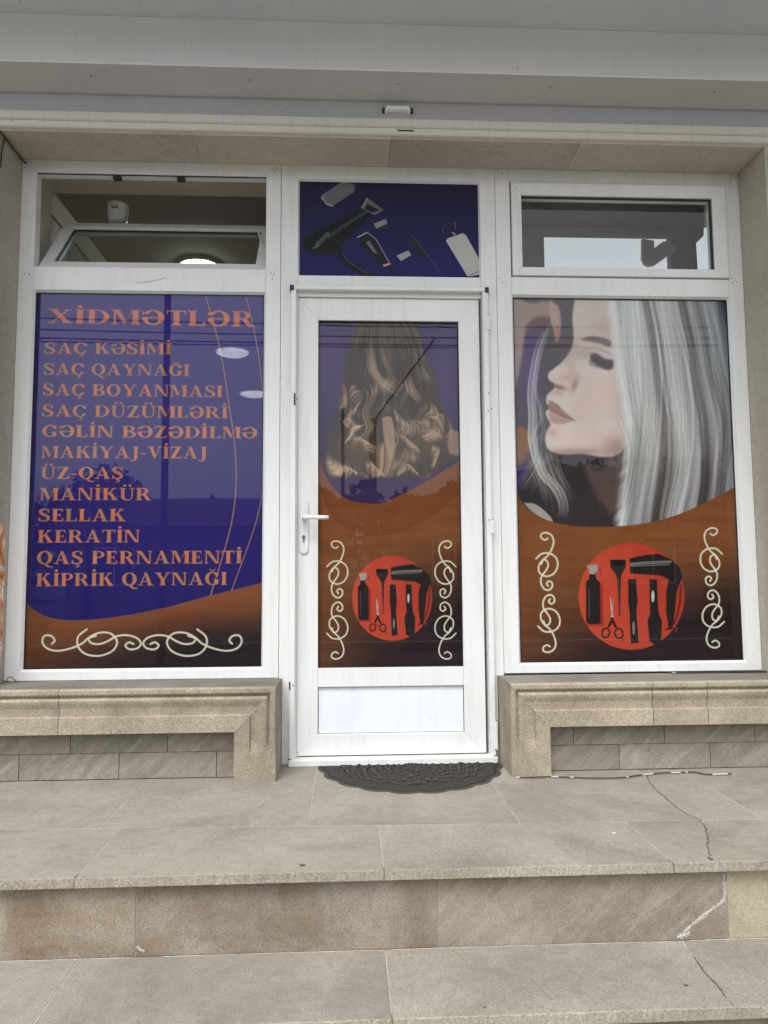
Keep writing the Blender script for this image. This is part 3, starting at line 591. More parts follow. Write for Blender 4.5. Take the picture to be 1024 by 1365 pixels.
    for sc_, am in ((26, 9), (9, 5), (3, 4)): F.a += (fm_*(noise2(U, V, sc_, int(sc_))-.5)*am/255)[..., None]
    # long silver hair: streaks follow the fall of the hair
    yy = [380, 395, 450, 520, 560, 600, 650, 710]
    L = np.interp(V, yy, [806, 808, 815, 824, 833, 832, 826, 818]); R = np.interp(V, yy, [950, 955, 972, 985, 990, 992, 990, 985])
    t = (U-L)/(R-L); fr_ = (fbm1(V/300+t*.5, 77, ((30, 1), (80, .6)))-.5)*.03; hm = np.clip((t+fr_)*16+.4, 0, 1)*np.clip((1-t)*10+.5, 0, 1)
    wob = (noise2(U, V, 70, 9)-.5)*.035; tt = t+wob+.012*np.sin(V/60+t*8)
    n1 = fbm1(tt, 27, ((9, 1), (23, .8), (57, .6), (120, .45), (230, .3))); n2 = fbm1(tt+.3, 29, ((5, 1), (13, .7), (33, .4)))
    vdark = np.clip((V-560)/140, 0, 1)
    n3 = fbm1(tt*1.0+V*.0006, 25, ((300, 1), (520, .8), (800, .6))); lock = np.sin(tt*30+2.5*np.sin(V/80+t*5))
    val = 196+(n1-.5)*115+(n2-.5)*75+(n3-.5)*80+lock*10*np.clip((V-420)/150, 0, 1)-vdark*30-np.clip(t-.45, 0, 1)*125+20*np.exp(-((V-440)/70)**2)*np.clip(1-t*1.2, 0, 1)
    gap_ = np.clip((n2*.5+n1*.5-.36)/.09, 0, 1); val = val*(.66+.34*gap_*(1-vdark*.0)); val = val*(1-vdark*.45*np.clip((.5-n2)*5, 0, 1)); val = np.clip(val, 92-30*vdark-24*np.clip(t-.5, 0, 1), 232)
    dk = np.clip((175-val)/110, 0, 1); hc = np.stack([val*(1+.05*dk), val*(.982-.05*dk), val*(.99-.07*dk)+2], -1)/255; warm = np.exp(-((V-590)/50)**2-((t-.28)/.22)**2)[..., None]; hc = hc*(1-warm*.35)+hc*np.array([1.05, 1.0, .90])*warm*.35
    cool = np.clip(t-.7, 0, .3)[..., None]; hc = hc*(1-cool)+hc*np.array([.8, 1.0, 1.12])*cool
    F.blend(ALL, hm.astype(np.float32), hc.astype(np.float32))
    W_ = [(232, 230, 230), (208, 204, 204), (180, 174, 176)]; D_ = [(74, 62, 64), (96, 84, 86)]
    strands(F, Z((700, 60), (740, 250), (800, 480), (850, 800)), 60, 40, D_, .9, .3, 31)
    strands(F, Z((450, 80), (470, 300), (500, 560), (470, 900)), 22, 24, W_, 1.1, .6, 32); strands(F, Z((560, 80), (600, 350), (590, 620), (540, 900)), 40, 36, W_+D_, 1.1, .5, 33)
    strands(F, Z((640, 70), (720, 350), (740, 600), (700, 860)), 40, 30, W_+D_, 1.1, .45, 34); strands(F, Z((500, 500), (540, 640), (520, 800), (480, 920)), 40, 26, D_, 1.0, .45, 35)
    strands(F, Z((600, 400), (655, 600), (640, 760), (590, 900)), 34, 24, D_, 1.0, .4, 36)
    # loose front strands
    strands(F, Z((195, 190), (160, 280), (136, 420), (140, 520), (140, 620), (175, 730), (235, 800), (255, 870), (240, 915)), 12, 12, W_[:2], 1.2, .95, 41, .1)
    strands(F, Z((175, 560), (165, 640), (190, 740), (240, 830), (250, 900)), 34, 22, W_, 1.0, .6, 47, .3, None, 1.3)
    strands(F, Z((230, 130), (170, 270), (150, 400), (175, 520), (150, 600), (170, 760), (190, 880)), 8, 5, W_, 1.0, .7, 42, .06)
    strands(F, Z((190, 440), (172, 500), (185, 570), (160, 610), (140, 590)), 9, 6, W_, .9, .7, 43, .1)
    strands(F, Z((180, 640), (160, 700), (125, 760), (95, 815)), 18, 22, W_, .9, .6, 44, .3, None, 1.8)
    strands(F, Z((180, 640), (195, 720), (215, 790), (235, 850)), 12, 16, W_, .8, .5, 45, .3, None, 2.6); strands(F, Z((228, 665), (238, 720), (262, 780), (285, 830)), 5, 8, W_, .8, .5, 46, .3, None, 2.5)
    F.poly(Z((105, 845), (150, 850), (195, 885), (215, 915), (180, 905), (140, 880)), (190, 184, 178), 2, .8, True)
    F.soften(2)
    # wave and brown field
    w1 = [(676, 620), (688, 655), (700, 676), (722, 691), (750, 699), (790, 702.5), (850, 699), (900, 687), (945, 667), (986, 645), (1010, 632)]
    low = F.polymask(spline(w1, 6)+[(1015, 900), (670, 900)], .9); F.blend(ALL, low, browns(F, U, V, 690, 990, 715, 895))
    F.blob(985, 870, 60, 70, (40, 24, 26), .5, mask=low)
    tools(F, 841, 795, 70.5, 71)
    zz = lambda x, y: (660+x/2.813, 680+y/2.813)
    flourish(F, zz, 2.5); flourish(F, lambda x, y: zz(x+8, 617-y), 2.5); flourish(F, lambda x, y: zz(1000-x, y-18), 2.5); flourish(F, lambda x, y: zz(1008-x, 600-y), 2.5)
    return F
def paint_transom():
    F = Film(-.232, .618, 2.148, 2.618, 700); U, V = F.U, F.V; z = lambda x, y: (390+x/3.938, 230+y/3.938); Z = lambda *p: [z(*q_) for q_ in p]
    g = np.clip((V-235)/130, 0, 1)[..., None]; F.a[:] = (np.array([22, 20, 50])*(1-g)+np.array([18, 16, 84])*g)/255
    K = (10, 10, 14); G = (96, 100, 106)
    F.poly(Z((150, 130), (265, 55), (325, 75), (325, 110), (215, 180), (200, 182)), (110, 108, 110), 1.4)
    for i in range(15):
        for j in range(7): F.ell(*z(172+i*9.5+j*6, 140-i*5.6+j*7.2-10), 2.6/3.9, 2.6/3.9, (46, 46, 50), .6)
    for k in range(14): F.stroke(Z((262+k*4, 55+k*2), (285+k*4, 38+k*3)), .7, (90, 88, 90), .6)
    F.stroke(Z((155, 140), (178, 170), (210, 182)), 3.2, (140, 138, 138)); F.stroke(Z((160, 165), (110, 195), (50, 225)), 5, (30, 28, 36))
    F.poly(Z((60, 360), (90, 330), (180, 290), (330, 215), (380, 180), (420, 185), (430, 210), (400, 240), (310, 330), (265, 380), (235, 420), (160, 440), (100, 435), (65, 400)), K, 1.4, 1, True)
    F.stroke(Z((190, 345), (290, 275), (400, 205)), 5, (70, 92, 100), .55); F.stroke(Z((130, 385), (160, 355), (185, 330)), 6, (104, 116, 124), .6); F.stroke(Z((110, 405), (135, 390)), 2.5, (120, 130, 136), .7)
    F.poly(Z((392, 140), (478, 205), (430, 232), (360, 195)), (96, 96, 98), 1.2); F.poly(Z((392, 172), (455, 205), (420, 218), (395, 208), (378, 200)), (20, 20, 26), 1.2); F.stroke(Z((392, 142), (363, 194)), 1.2, (170, 170, 170), .8)
    F.stroke(Z((245, 410), (270, 460), (320, 500), (400, 545)), 8, K); F.stroke(Z((262, 425), (290, 470), (340, 505), (395, 535)), 2, (66, 74, 88), .7)
    F.poly(Z((425, 275), (490, 250), (498, 275), (440, 302)), (130, 130, 132), 1); F.poly(Z((440, 302), (498, 276), (496, 295), (455, 312)), (40, 38, 40), 1)
    F.poly(Z((340, 345), (392, 320), (430, 355), (512, 488), (480, 500), (430, 465), (375, 405)), (22, 20, 26), 1.2); F.stroke(Z((392, 320), (440, 360), (512, 488), (482, 498)), 1.3, (176, 172, 176), .8, smooth=False)
    F.poly(Z((385, 375), (402, 362), (448, 435), (425, 425)), (96, 104, 120), 1.2); F.stroke(Z((342, 347), (390, 322)), 2, (150, 150, 150)); F.stroke(Z((478, 492), (508, 485)), 2.4, (200, 150, 130)); F.stroke(Z((505, 500), (530, 535)), 5, (20, 18, 26))
    F.poly(Z((545, 442), (608, 415), (622, 440), (568, 470)), (170, 170, 166), 1)
    for k in range(7): F.stroke(Z((556+k*8.5, 438-k*3.6), (568+k*8, 462-k*3.2)), .6, (70, 70, 72), .8)
    F.poly(Z((595, 345), (622, 332), (700, 430), (690, 450), (672, 452)), (24, 24, 32), 1.2); F.stroke(Z((625, 335), (700, 432), (785, 545)), 1.3, (60, 66, 96), .9)
    for k in range(13): F.stroke(Z((605+k*6, 352+k*8), (618+k*6, 346+k*8)), .5, (52, 54, 70), .7)
    F.poly(Z((803, 365), (812, 352), (890, 325), (908, 335), (1000, 500), (1000, 520), (985, 540), (925, 552), (912, 545)), (176, 178, 174), 1.3); F.stroke(Z((925, 548), (960, 530), (985, 520)), 2, (110, 110, 110), .7)
    F.stroke(Z((832, 315), (856, 338)), 3, (120, 122, 124)); F.stroke(Z((800, 330), (785, 310), (800, 285), (822, 272)), 1.3, (80, 80, 90), .8); F.poly(Z((808, 290), (835, 290), (842, 318), (820, 322)), (30, 30, 40), 1.4); F.stroke(Z((850, 270), (852, 300)), 1.5, (110, 112, 120), .8)
    return F
def film_material(name, img, clear=.10, spec=.12):
    m = M(name, .6); m.b.inputs['Specular IOR Level'].default_value = spec; t = m.t; tc = m.n('ShaderNodeTexCoord'); im = m.n('ShaderNodeTexImage'); im.image = img; im.extension = 'EXTEND'; m.l(tc.outputs['UV'], im.inputs[0])
    m.color(im.outputs[0]); out = [n for n in t.nodes if n.type == 'OUTPUT_MATERIAL'][0]
    tr = m.n('ShaderNodeBsdfTransparent'); mx = m.n('ShaderNodeMixShader'); mx.inputs[0].default_value = 1-clear
    m.l(tr.outputs[0], mx.inputs[1]); m.l(m.b.outputs[0], mx.inputs[2]); m.l(mx.outputs[0], out.inputs[0]); return m.m
def film_obj(F, mat, parent, y0, label):
    bm = B(F.x0, F.x1, y0, y0+.0006, F.z0, F.z1); uv = bm.loops.layers.uv.new('UV')
    for f in bm.faces:
        for l in f.loops: l[uv].uv = ((l.vert.co.x-F.x0)/(F.x1-F.x0), (l.vert.co.z-F.z0)/(F.z1-F.z0))
    return obj('printed_film', bm, mat, parent, label=label)

# ------------------------------------------------------------------ ground, street, steps
def sheet(name, x0, x1, y0, y1, z, mat, kind='structure'): return obj(name, B(x0, x1, y0, y1, z-.05, z), mat, kind=kind)
sheet('street', -300, 300, -600, -4.62, -.56, MAT['asphalt'])
sheet('pavement', -40, 40, -4.5, -1.75, -.43, MAT['pave'])
obj('kerb', B(-40, 40, -4.62, -4.502, -.6, -.425, bev=.01), MAT['pave'], kind='structure')
obj('terrain', B(-300, 300, -1.7, 300, -.66, -.60), MAT['asphalt'], kind='structure')

land = thing('landing', None, None, (0, -.6, 0), kind='structure'); land['kind'] = 'structure'
def jl(x): return float(np.interp(x, [-1.122, .114, 1.37], [-.762, -.812, -.832]))
obj('mortar_bed', B(-2.9, 3.2, -1.150, .02, -.2, -.0012), MAT['mortar'], land)
G = .0010
def slab(name, pts, z0, z1, mat, parent, bev=.0015): return obj(name, P(pts, 'z', z0, z1, bev), mat, parent)
def rect(xa, xb, ya, yb): return [(xa+G, ya+G), (xb-G, ya+G), (xb-G, yb-G), (xa+G, yb-G)]
rs = random.Random(4)
crack = [on_z(*q_) for q_ in ((862, 1034), (873, 1050), (889, 1065), (903, 1077), (921, 1087), (934, 1093), (941, 1105), (944, 1120), (943, 1132), (947, 1141), (949, 1150))]
fine = [crack[0]]
for a, b in zip(crack, crack[1:]): fine += [((a[0]+b[0])/2+rs.uniform(-.004, .004), (a[1]+b[1])/2+rs.uniform(-.006, .006)), b]
yc = jl(1.16); ci = min(range(len(fine)), key=lambda i: abs(fine[i][1]-yc)); upper, lower = fine[:ci+1], fine[ci:]
upper[0] = (upper[0][0], -.20); lower[-1] = (lower[-1][0], -1.178)
def side(pts, d): return [(x+d, y) for x, y in pts]
front = [-2.9, -2.36, -1.545, -.732, .097, .902, 1.72, 2.5, 3.2]; FY = -1.178
for a, b in zip(front, front[1:]):
    if a == .902:
        slab('slab', [(a+G, FY), ]+[(lower[-1][0]-.002, FY)]+side(lower[::-1][1:-1], -.002)+[(lower[0][0]-.002, jl(lower[0][0])-G), (a+G, jl(a)-G)], -.024, 0, MAT['slab'], land)
        slab('slab', [(lower[-1][0]+.002, FY), (b-G, FY), (b-G, jl(b)-G), (lower[0][0]+.002, jl(lower[0][0])-G)]+side(lower[1:-1], .002), -.024, -.0008, MAT['slab'], land)
    else: slab('slab', [(a+G, FY), (b-G, FY), (b-G, jl(b)-G), (a+G, jl(a)-G)], -.024, 0, MAT['slab'], land)
back = [-2.9, -2.42, -1.61, -.80, -.13, .555, 1.36, 2.2, 3.2]
for a, b in zip(back, back[1:]):
    if a == .555:
        up = upper
        slab('slab', [(a+G, jl(a)+G), (up[-1][0]-.0015, jl(up[-1][0])+G)]+side(up[::-1][1:-1], -.0015)+[(up[0][0]-.0015, -.19), (up[0][0]-.0015, .01), (a+G, .01)], -.024, 0, MAT['slab'], land)
        slab('slab', [(up[-1][0]+.0015, jl(up[-1][0])+G), (b-G, jl(b)+G), (b-G, .01), (up[0][0]+.0015, .01), (up[0][0]+.0015, -.19)]+side(up[1:-1], .0015), -.024, -.0008, MAT['slab'], land)
    else: slab('slab', [(a+G, jl(a)+G), (b-G, jl(b)+G), (b-G, .01), (a+G, .01)], -.024, 0, MAT['slab'], land)
# chipped paler lip along the front edge of the landing
def lip(a, b, y, z0, z1, parent, seed):
    r = random.Random(seed); bm = bmesh.new(); n = int((b-a)/.006); top, bot, bk = [], [], []
    for i in range(n+1):
        x = a+(b-a)*i/n; j = r.uniform(0, .0018)*(1 if r.random() < .8 else 2.4)
        top.append(bm.verts.new((x, y-.004+j*.6, z1-j))); bot.append(bm.verts.new((x, y-.005+r.uniform(0, .0012), z0))); bk.append(bm.verts.new((x, y+.006, z1+.0003)))
    for i in range(n):
        bm.faces.new((bot[i], bot[i+1], top[i+1], top[i])); bm.faces.new((top[i], top[i+1], bk[i+1], bk[i]))
    return obj('edge_strip', bm, MAT['nosing'], parent, smooth=False)
for k, (a, b) in enumerate(zip(front, front[1:])): lip(a+.001, b-.001, FY, -.0255, -.0005, land, k)
for x0_, z_, w_ in ((945/1, 0, 0),):
    cx_, cy_ = on_z(946, 1144); obj('chip', P([(cx_-.006, cy_-.012), (cx_+.007, cy_-.008), (cx_+.004, cy_+.01), (cx_-.004, cy_+.006)], 'z', .0002, .0012), MAT['darkjoint'], land)

def ribbon(pts, w, y, name, mat, parent, seed, plane='y', th=.002):
    r = random.Random(seed); sp = spline(pts, 7); A_, B_ = [], []
    for i, p in enumerate(sp):
        d = sp[min(i+1, len(sp)-1)]-sp[max(i-1, 0)]; L = math.hypot(*d)+1e-9; n_ = (-d[1]/L, d[0]/L); ww = w*r.uniform(.35, 1.25)*.5
        A_.append((p[0]+n_[0]*ww, p[1]+n_[1]*ww)); B_.append((p[0]-n_[0]*ww*r.uniform(.5, 1.2), p[1]-n_[1]*ww))
    bm = bmesh.new(); f3 = (lambda p, o: (p[0], y-o, p[1])) if plane == 'y' else (lambda p, o: (p[0], p[1], y+o))
    a0 = [bm.verts.new(f3(p, 0)) for p in A_]; b0 = [bm.verts.new(f3(p, 0)) for p in B_]; m0 = [bm.verts.new(f3(((p[0]+q_[0])/2, (p[1]+q_[1])/2), th*r.uniform(.5, 1.3))) for p, q_ in zip(A_, B_)]
    for i in range(len(sp)-1): bm.faces.new((a0[i], a0[i+1], m0[i+1], m0[i])); bm.faces.new((m0[i], m0[i+1], b0[i+1], b0[i]))
    return obj(name, bm, mat, parent)
jc = random.Random(77); ck = []
for p_ in spline([(x, y) for x, y in crack if y > -1.17 and y < -.21], 9): ck.append((p_[0]+jc.uniform(-.0035, .0035), p_[1]+jc.uniform(-.003, .003)))
ribbon(ck[::2]+[ck[-1]], .0055, .0003, 'crack_filler', MAT['darkjoint'], land, 21, 'z', .0004)
st = thing('entrance_step', None, None, (0, -1.3, -.2), kind='structure')
rj = [-2.9, -1.4, -.575, .245, 1.063, 1.9, 3.2]
mats = [MAT['riser'], MAT['riser'], MAT['riser'], MAT['riser_vein'], MAT['riser_yellow'], MAT['riser']]
obj('mortar_bed', B(-2.9, 3.2, -1.152, -1.0, -.5, -.03), MAT['mortar'], st)
for i, (a, b) in enumerate(zip(rj, rj[1:])): obj('riser_stone', B(a+.0013, b-.0013, -1.1545, -1.14, -.2175, -.0245, bev=.0008), mats[i], st)
obj('tread_bed', B(-2.9, 3.2, -1.455, -1.156, -.45, -.2194), MAT['mortar'], st)
c2 = [on_z(*q_, -.218) for q_ in ((912, 1256), (925, 1276), (940, 1297), (955, 1312), (968, 1330), (982, 1344), (996, 1360))]
c2[0] = (c2[0][0], -1.1555); f2 = [c2[0]]
for a, b in zip(c2, c2[1:]): f2 += [((a[0]+b[0])/2+rs.uniform(-.003, .003), (a[1]+b[1])/2+rs.uniform(-.004, .004)), b]
f2 = [p for p in f2 if p[1] > -1.47]+[(f2[-1][0], -1.478)]
tj = [-2.9, -2.35, -1.54, -.722, .10, 1.68, 2.5, 3.2]; TY = -1.478
for a, b in zip(tj, tj[1:]):
    if a == .10:
        slab('tread_stone', [(a+G, TY), (f2[-1][0]-.0013, TY)]+side(f2[::-1][1:], -.0013)+[(a+G, -1.1555)], -.242, -.218, MAT['slab'], st)
        slab('tread_stone', [(f2[-1][0]+.0013, TY), (b-G, TY), (b-G, -1.1555)]+side(f2[:-1], .0013), -.242, -.2184, MAT['slab'], st)
    else: slab('tread_stone', [(a+G, TY), (b-G, TY), (b-G, -1.1555), (a+G, -1.1555)], -.242, -.218, MAT['slab'], st)
    lip(a+.001, b-.001, TY, -.244, -.2185, st, int(a*100)+400)
for a, b in zip(rj, rj[1:]): obj('riser_stone', B(a+.0013, b-.0013, -1.462, -1.45, -.43, -.245, bev=.0008), MAT['riser'], st)
# pale filler smeared over the broken riser and along its foot
ribbon([(x, y) for x, y in c2 if -1.47 < y < -1.157], .006, -.2177, 'crack_filler', MAT['darkjoint'], st, 22, 'z', .0004)
Yr = lambda *pp: [on_y(px, py, -1.1548) for px, py in pp]
ribbon(Yr((965, 1163), (966, 1182), (965, 1200), (950, 1212), (935, 1224), (922, 1234), (912, 1244), (909, 1252)), .013, -1.1548, 'mortar_patch', MAT['mortar'], st, 3)
ribbon(Yr((903, 1250), (912, 1247), (920, 1243)), .018, -1.1548, 'mortar_patch', MAT['mortar'], st, 4)
ribbon(Yr((182, 1262), (188, 1267), (193, 1268)), .009, -1.1548, 'mortar_patch', MAT['mortar'], st, 5)
for a, b, s_ in ((-1.35, -.58, 6), (-.5, .1, 7), (.12, .9, 8), (.95, 1.2, 9)):
    ribbon([(a, -1.158), ((a+b)/2, -1.1575), (b, -1.159)], .0045, -.2178, 'mortar_patch', MAT['mortar'], st, s_, 'z', .001)

# ------------------------------------------------------------------ masonry of the shop front
wall = thing('shop_building', 'beige plastered shop building with stone reveals round the white salon front', 'building', (0, 0, 0))
JL, JR, HD = -1.4585, 1.841, 2.6765
obj('left_pier', B(-5, JL, -.22, .35, -.6, 3.6, bev=.004), MAT['render'], wall)
obj('right_pier', B(JR, 6, -.22, .35, -.6, 3.6, bev=.004), MAT['render'], wall)
for a, b in ((JL+.001, -.66), (-.66, .19), (.19, 1.02), (1.02, JR-.001)): obj('lintel_stone', B(a+.0006, b-.0006, -.219, .05, HD, 2.95, bev=.0012), MAT['render'], wall)
obj('upper_wall', B(-5, 6, -.2, .35, 3.6, 7), MAT['render'], wall)
obj('upper_wall', B(JL, JR, -.2, .35, 2.951, 3.6), MAT['render'], wall)
# interior seen through the open transom
room = thing('salon_interior', None, None, (0, 2, 0), kind='structure')
obj('floor', B(-2.2, 3, .1, 7, -.04, .0), MAT['interior_floor'], room); obj('ceiling', B(-2.2, 3, .72, 7, 2.9, 3.0), MAT['interior_ceiling'], room)
obj('beam', B(-2.2, 3, .06, .72, 2.895, 3.1, bev=.004), MAT['beam'], room)
obj('side_wall', B(-2.2, -1.66, .36, 7, 0, 2.9), MAT['interior_wall'], room); obj('side_wall', B(2.6, 3, .36, 7, 0, 2.9), MAT['interior_wall'], room); obj('back_wall', B(-1.66, 2.6, 6.9, 7, 0, 2.9), MAT['interior_wall'], room)
bm = bmesh.new(); prism(bm, [(-1.66, 2.9), (-1.66, 2.83), (-1.645, 2.825), (-1.60, 2.885), (-1.60, 2.9)], 'y', .73, 6.9); obj('cornice', bm, MAT['beam'], room)
for i, q_ in enumerate(((310, 466), (338, 522), (267, 352))):
    x, y = on_z(*q_, 2.9); r = .13 if i == 2 else .15
    t = thing('ceiling_lamp', ('lit round ceiling lamp glowing high through upper part of the purple service film', 'lit round ceiling lamp glowing beside the right edge of purple service film, lower one', 'lit round ceiling lamp seen through the tilted left transom sash')[i], 'ceiling lamp', (x, y, 2.89), 'round lit ceiling lamps inside')
    bm = bmesh.new(); lathe(bm, [(r+.015, 0), (r+.015, -.02), (r, -.026), (r, -.018)], x, y, 28, z0=2.899); obj('rim', bm, MAT['pvc'], t, True)
    bm = bmesh.new(); lathe(bm, [(r-.002, -.019), (r*.97, -.035), (r*.75, -.05), (r*.4, -.058), (.01, -.06)], x, y, 28, z0=2.899); obj('diffuser', bm, MAT['lamp'], t, True)
# glowing panel added as a bright patch, with brown hanging and pipe, behind the right transom
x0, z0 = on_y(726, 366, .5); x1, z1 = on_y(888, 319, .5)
t = thing('glow_panel', 'glowing white panel added behind the right transom window', 'window', ((x0+x1)/2, .5, z0))
obj('pane', B(x0, x1, .5, .506, z0-.25, z1), MAT['added_glow'], t); obj('frame', P([(x0-.02, z0-.25), (x0, z0-.25), (x0, z1), (x1, z1), (x1, z0-.25), (x1+.02, z0-.25), (x1+.02, z1+.02), (x0-.02, z1+.02)], 'y', .495, .51), MAT['brown'], t)
zz_ = lambda x, y: on_y(680+x/2.977, 220+y/2.977, .45)
hook = [zz_(*p) for p in ((525, 292), (572, 300), (572, 330), (606, 304), (640, 300), (660, 340), (640, 350), (600, 378), (575, 396), (552, 400), (534, 392), (524, 370))]
t = obj('hanging_cover', P(hook, 'y', .45, .47), MAT['brown']); tag(t, 'dark brown curved flap hanging over the added glowing panel behind the right transom', 'flap')
a, b = on_y(936, 372, .3), on_y(943, 303, .3)
t = obj('curtain_strip', P([(a[0]-.012, a[1]-.1), (b[0]+.004, a[1]-.1), (b[0]+.002, b[1]), (b[0]-.014, b[1]-.002), (b[0]-.016, b[1]-.04), (a[0]-.018, b[1]-.08)], 'y', .3, .31), MAT['added_glow']); tag(t, 'narrow pale curtain strip with added glow at the right end of the right transom', 'curtain')  # strip is emissive: its brightness is put into the material
t = obj('back_curtain', None or B(.72, 2.1, 1.0, 1.03, 1.95, 2.89), MAT['brown']); tag(t, 'brown curtain hanging across the room behind the right transom', 'curtain')

# ------------------------------------------------------------------ plinths with moulded stone surround
PY = -.262
def prof(s):   # depth of the moulding face against distance from its outer edge
    return float(np.interp(s, [0, .002, .006, .020, .026, .029, .033, .038, .046, .056, .075, .094, .104, .107, .110, .175],
                              [.012, .004, 0, 0, .004, .014, .014, .006, .002, .004, .011, .014, .015, .015, .004, .004]))
SS = [0, .002, .004, .006, .012, .020, .024, .026, .029, .033, .038, .042, .046, .051, .056, .065, .075, .085, .094, .104, .107, .110, .14]
def plinth(sgn, xo, xi, joints, xend, tiles_t, tiles_b, label, group):
    ZT, ZB = .364, .191; lw = abs(xi-xo); k = lw/(ZT-ZB)
    t = thing('window_plinth', label, 'plinth', ((xo+xend)/2, -.13, 0), group)
    inward = -1 if xo > xi else 1        # direction from outer edge (door side) to the far end
    ss = SS+[ZT-ZB]
    def run(xa, xb, mitre):              # horizontal run of the moulding
        bm = bmesh.new(); prev = None; n = max(2, int(abs(xb-xa)/.02)); cols = []
        for i in range(n+1):
            c = []
            for s in ss:
                x = xa+(xb-xa)*i/n
                if mitre: xs = xo+inward*(s*k+.0008); x = xs+(xb-xs)*i/n
                c.append(bm.verts.new((x, PY+prof(s), ZT-s)))
            cols.append(c)
        for i in range(n):
            for j in range(len(ss)-1): bm.faces.new((cols[i][j], cols[i][j+1], cols[i+1][j+1], cols[i+1][j]))
        # underside and top
        bt = [bm.verts.new((c[-1].co.x, -.17, ZB)) for c in cols]; tp = [bm.verts.new((c[0].co.x, -.2, ZT+.0003)) for c in cols]
        for i in range(n): bm.faces.new((cols[i][-1], bt[i], bt[i+1], cols[i+1][-1])); bm.faces.new((cols[i][0], cols[i+1][0], tp[i+1], tp[i]))
        return obj('moulding_stone', bm, MAT['mould'], t)
    xs = [xo]+joints+[xend]
    for i in range(len(xs)-1): run(xs[i]+(inward*.001 if i else 0), xs[i+1]-inward*.001, i == 0)
    # the upright leg beside the door
    bm = bmesh.new(); n = 24; cols = []
    for s in ss:
        c = []; x = xo+inward*s*k; zt = ZT-s-.0008
        for i in range(n+1):
            z_ = zt*(1-i/n); f = float(np.clip((z_-.10)/.05, 0, 1)); c.append(bm.verts.new((x, PY+prof(s)*f+(.003 if s else .008)*(1-f), z_)))
        cols.append(c)
    for i in range(len(ss)-1):
        for j in range(n): bm.faces.new((cols[i][j], cols[i][j+1], cols[i+1][j+1], cols[i+1][j]))
    e0 = [bm.verts.new((v.co.x, .0, v.co.z)) for v in (cols[0][0], cols[0][-1])]; bm.faces.new([*cols[0], e0[1], e0[0]])
    e1 = [bm.verts.new((v.co.x, -.17, v.co.z)) for v in (cols[-1][0], cols[-1][-1])]; bm.faces.new([*cols[-1], e1[1], e1[0]])
    obj('moulding_stone', bm, MAT['mould'], t)
    obj('mortar_bed', P([(xo+inward*.002, .350), (xo+inward*(lw-.003), .194), (xo+inward*(lw-.003), .001), (xo+inward*.003, .001)], 'y', -.222, -.02), MAT['mortar'], t)
    obj('mortar_line', T([(xo+inward*s_*k, PY+prof(s_)-.0002, ZT-s_) for s_ in [.003]+ss[3:]], .0014, 5), MAT['mortar'], t)
    lo, hi = sorted((xo+inward*.0005, xend)); obj('sill_slab', B(lo, hi, PY+.026, .0, .338, .3645, bev=.0015), MAT['sill'], t)
    xa_, xb_ = sorted((xi+inward*-.0, xend))
    obj('joint_backing', B(xa_, xb_, -.185, -.02, .001, .33), MAT['darkjoint'], t)
    for row, (zb_, zt_) in ((tiles_t, (.1045, .26)), (tiles_b, (.003, .1025))):
        e = sorted([xa_]+row+[xb_])
        for a, b in zip(e, e[1:]): obj('stone', B(a+.0012, b-.0012, -.191-random.Random(a).uniform(0, .0008), -.178, zb_, zt_, bev=.001), MAT['tile'], t)
    return t
plinth(-1, -.284, -.449, [-1.13], -2.9, [-.722, -1.105, -1.50, -1.9, -2.3], [-.527, -.912, -1.302, -1.7, -2.1, -2.5], 'moulded beige stone plinth under the left window with service list', 'moulded stone plinths beside the door')
plinth(1, .651, .811, [1.235, 1.463], 3.2, [.924, 1.305, 1.688, 2.08, 2.5], [1.113, 1.496, 1.88, 2.3, 2.7], 'moulded beige stone plinth under the right window with portrait', 'moulded stone plinths beside the door')

# ------------------------------------------------------------------ shutter housing and canopy
sh = thing('roller_shutter', 'grey painted roller shutter housing mounted across the top of the shop front', 'roller shutter', (.2, -.28, 2.7))
XL, XR = -2.4, 3.0
def tilted(z, sl): return z
obj('aged_trim', P([(-.246, 2.722), (-.238, 2.7175), (-.2195, 2.7175), (-.2195, 2.758), (-.240, 2.758), (-.246, 2.752)], 'x', XL, XR), MAT['trim'], sh)
obj('lower_trim', P([(-.232, 2.690), (-.2195, 2.688), (-.2195, 2.716), (-.236, 2.716), (-.236, 2.697)], 'x', XL, XR), MAT['trim'], sh)
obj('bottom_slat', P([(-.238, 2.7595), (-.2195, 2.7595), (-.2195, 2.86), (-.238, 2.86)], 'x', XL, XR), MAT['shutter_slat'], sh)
obj('underside_panel', P([(-.252, 2.832), (-.2385, 2.832), (-.2385, 2.845), (-.36, 2.893), (-.366, 2.880)], 'x', XL, XR), MAT['shutter_shaded'], sh)
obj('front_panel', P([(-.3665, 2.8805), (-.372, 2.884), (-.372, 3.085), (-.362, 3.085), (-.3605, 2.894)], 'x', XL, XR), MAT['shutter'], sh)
hx, hz = on_y(530, 148, -.24)
for o_ in (-.061, .061): obj('handle_end', B(hx+o_-.005, hx+o_+.005, -.258, -.2385, hz-.012, hz+.004, bev=.002), MAT['dark'], sh)
obj('handle', P([(hx-.055, hz-.014), (hx-.046, hz-.014), (hx-.040, hz-.004), (hx+.040, hz-.004), (hx+.046, hz-.014), (hx+.055, hz-.014), (hx+.046, hz+.010), (hx-.046, hz+.010)], 'y', -.262, -.2385, .001), MAT['shutter'], sh)
sx, sz = on_y(541, 174, -.236); obj('slot', B(sx-.035, sx+.035, -.2375, -.2362, sz-.004, sz+.002), MAT['dark'], sh)
